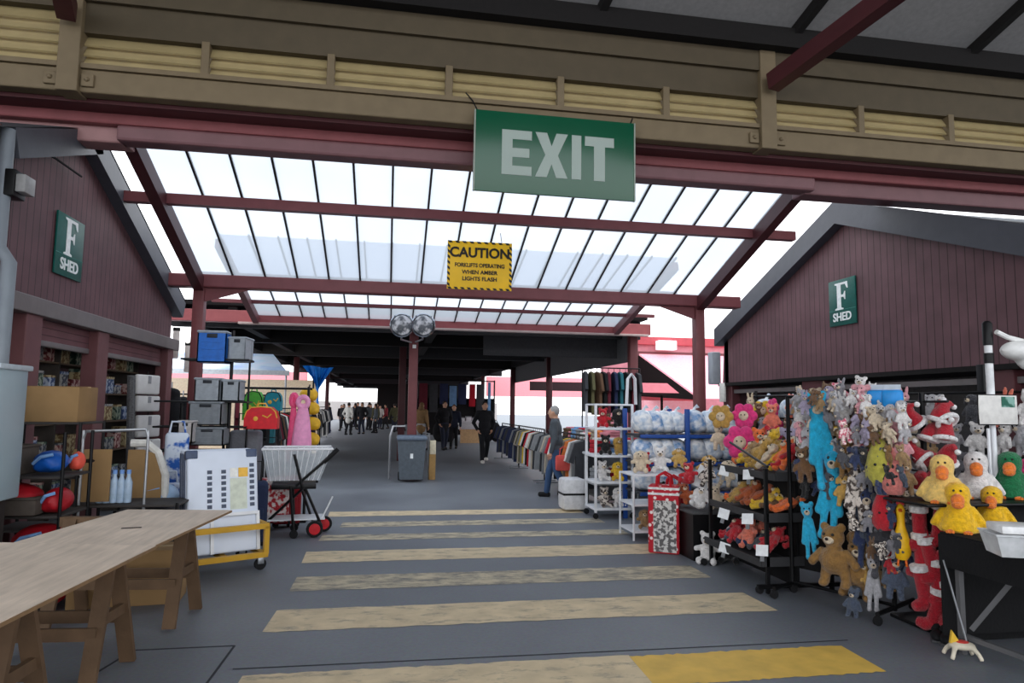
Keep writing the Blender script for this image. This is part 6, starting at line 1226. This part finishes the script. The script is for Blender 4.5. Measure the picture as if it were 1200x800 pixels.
t = thing('tube_barrier', 'pale tube barrier around the wheelie bin and post', 'barrier', (.42, 15.25, 0)); part('frame_tube', MB().tube([(-.42, 0, 0), (-.42, 0, .95), (-.36, .05, 1.15), (-.1, .1, 1.15)], .025, 8), STEEL, t); part('frame_tube', MB().tube([(.42, 0, 0), (.42, 0, 1.0), (.3, .1, 1.0)], .025, 8), STEEL, t)
t = thing('timber_stack', 'pale timber plank stood upright right of the wheelie bin', 'plank', (.92, 15.2, 0)); part('plank', MB().rbox((-.07, -.04, 0), (.07, .04, .55), .006), mat('tan plank', (160, 126, 78), .8), t); part('plank', MB().rbox((-.06, -.05, .55), (.07, .03, .85), .006), mat('cream plank', (206, 196, 170), .8), t)
# white goods table in the middle distance
g = atZ(550, 519); t = thing('goods_table', 'white goods table with a cardboard front in the middle of the hall', 'table', (g.x+.1, g.y+.4, 0)); part('tabletop', MB().rbox((-.6, -.4, .9), (.7, .5, .96), .01), WHITE_ST, t); part('front_panel', MB().box((-.5, -.36, 0), (.5, -.34, .6)), mat('sandy cardboard', (196, 164, 122), .8), t); part('side_panel', MB().rbox((-.58, -.38, .6), (.68, .45, .9), .01), mat('white table skirt', (204, 204, 206), .6), t)
for i in range(4):
    b = thing('goods_box', 'white goods box on the white table in the hall, %s from left' % ORD(i), 'box', (g.x-.32+.3*i, g.y+.4, .96), 0, 'boxes on the white table'); part('box_body', MB().rbox((-.12, -.2, 0), (.12, .2, .14+.05*(i % 2)), .01), WHITE_ST, b); part('lid', MB().rbox((-.125, -.205, .12+.05*(i % 2)), (.125, .205, .16+.05*(i % 2)), .008), mat('grey lid', (120, 120, 124), .5), b)
t = thing('backdrop_stand', 'dark stall frame hung with blue and red cloths beyond the white table', 'stall', (g.x, g.y+3.5, 0))
for x in (-2.2, 1.6): part('pole', MB().tube([(x, 0, 0), (x, 0, 2.9)], .04, 8), BLACK, t)
part('cross_bar', MB().tube([(-2.2, 0, 2.85), (1.6, 0, 2.85)], .03, 8), BLACK, t)
for i, (x, c, w_, z0, z1) in enumerate([(-1.9, 'maroon', .4, 1.4, 2.7), (-1.4, 'charcoal', .4, 1.3, 2.7), (-.9, 'navy', .4, 1.7, 2.7), (-.45, 'sky', .35, 1.6, 2.6), (0, 'navy', .4, 1.7, 2.7), (.5, 'red', .3, 1.6, 2.7), (.9, 'charcoal', .4, 1.2, 2.7), (1.35, 'sky', .14, 1.3, 2.8)]): part('hung_cloth', MB().rbox((x-w_/2, -.03, z0), (x+w_/2, .03, z1), .01), GC[c], t)
part('back_sheet', MB().box((-2.2, .1, .2), (1.6, .14, 2.0)), mat('black sheet', (22, 22, 24), .9), t)
for i, (dx, dy) in enumerate([(-1.3, -.6), (-.9, -.8), (.9, -.5), (1.3, -.7)]):
    b = thing('black_bag', 'black bag heaped by the white table in the hall, %s from left' % ORD(i), 'bag', (g.x+dx, g.y+1.6+dy, 0), 0, 'black bags by the white table'); m = MB(); m.ball((0, 0, .45), (.26, .2, .45)); m.ball((.1, -.05, .25), (.22, .2, .25)); part_mesh('bag_body', fused('black_bag', m, .04, CB, 1), b); part('strap', MB().tube([(-.1, 0, .85), (0, 0, 1.0), (.1, 0, .85)], .02, 6), CB, b)
# clean up the prototypes that were only copied from
def drop(o):
    for ch in list(o.children): drop(ch)
    bpy.data.objects.remove(o)
for o in PROTO.values(): drop(o)
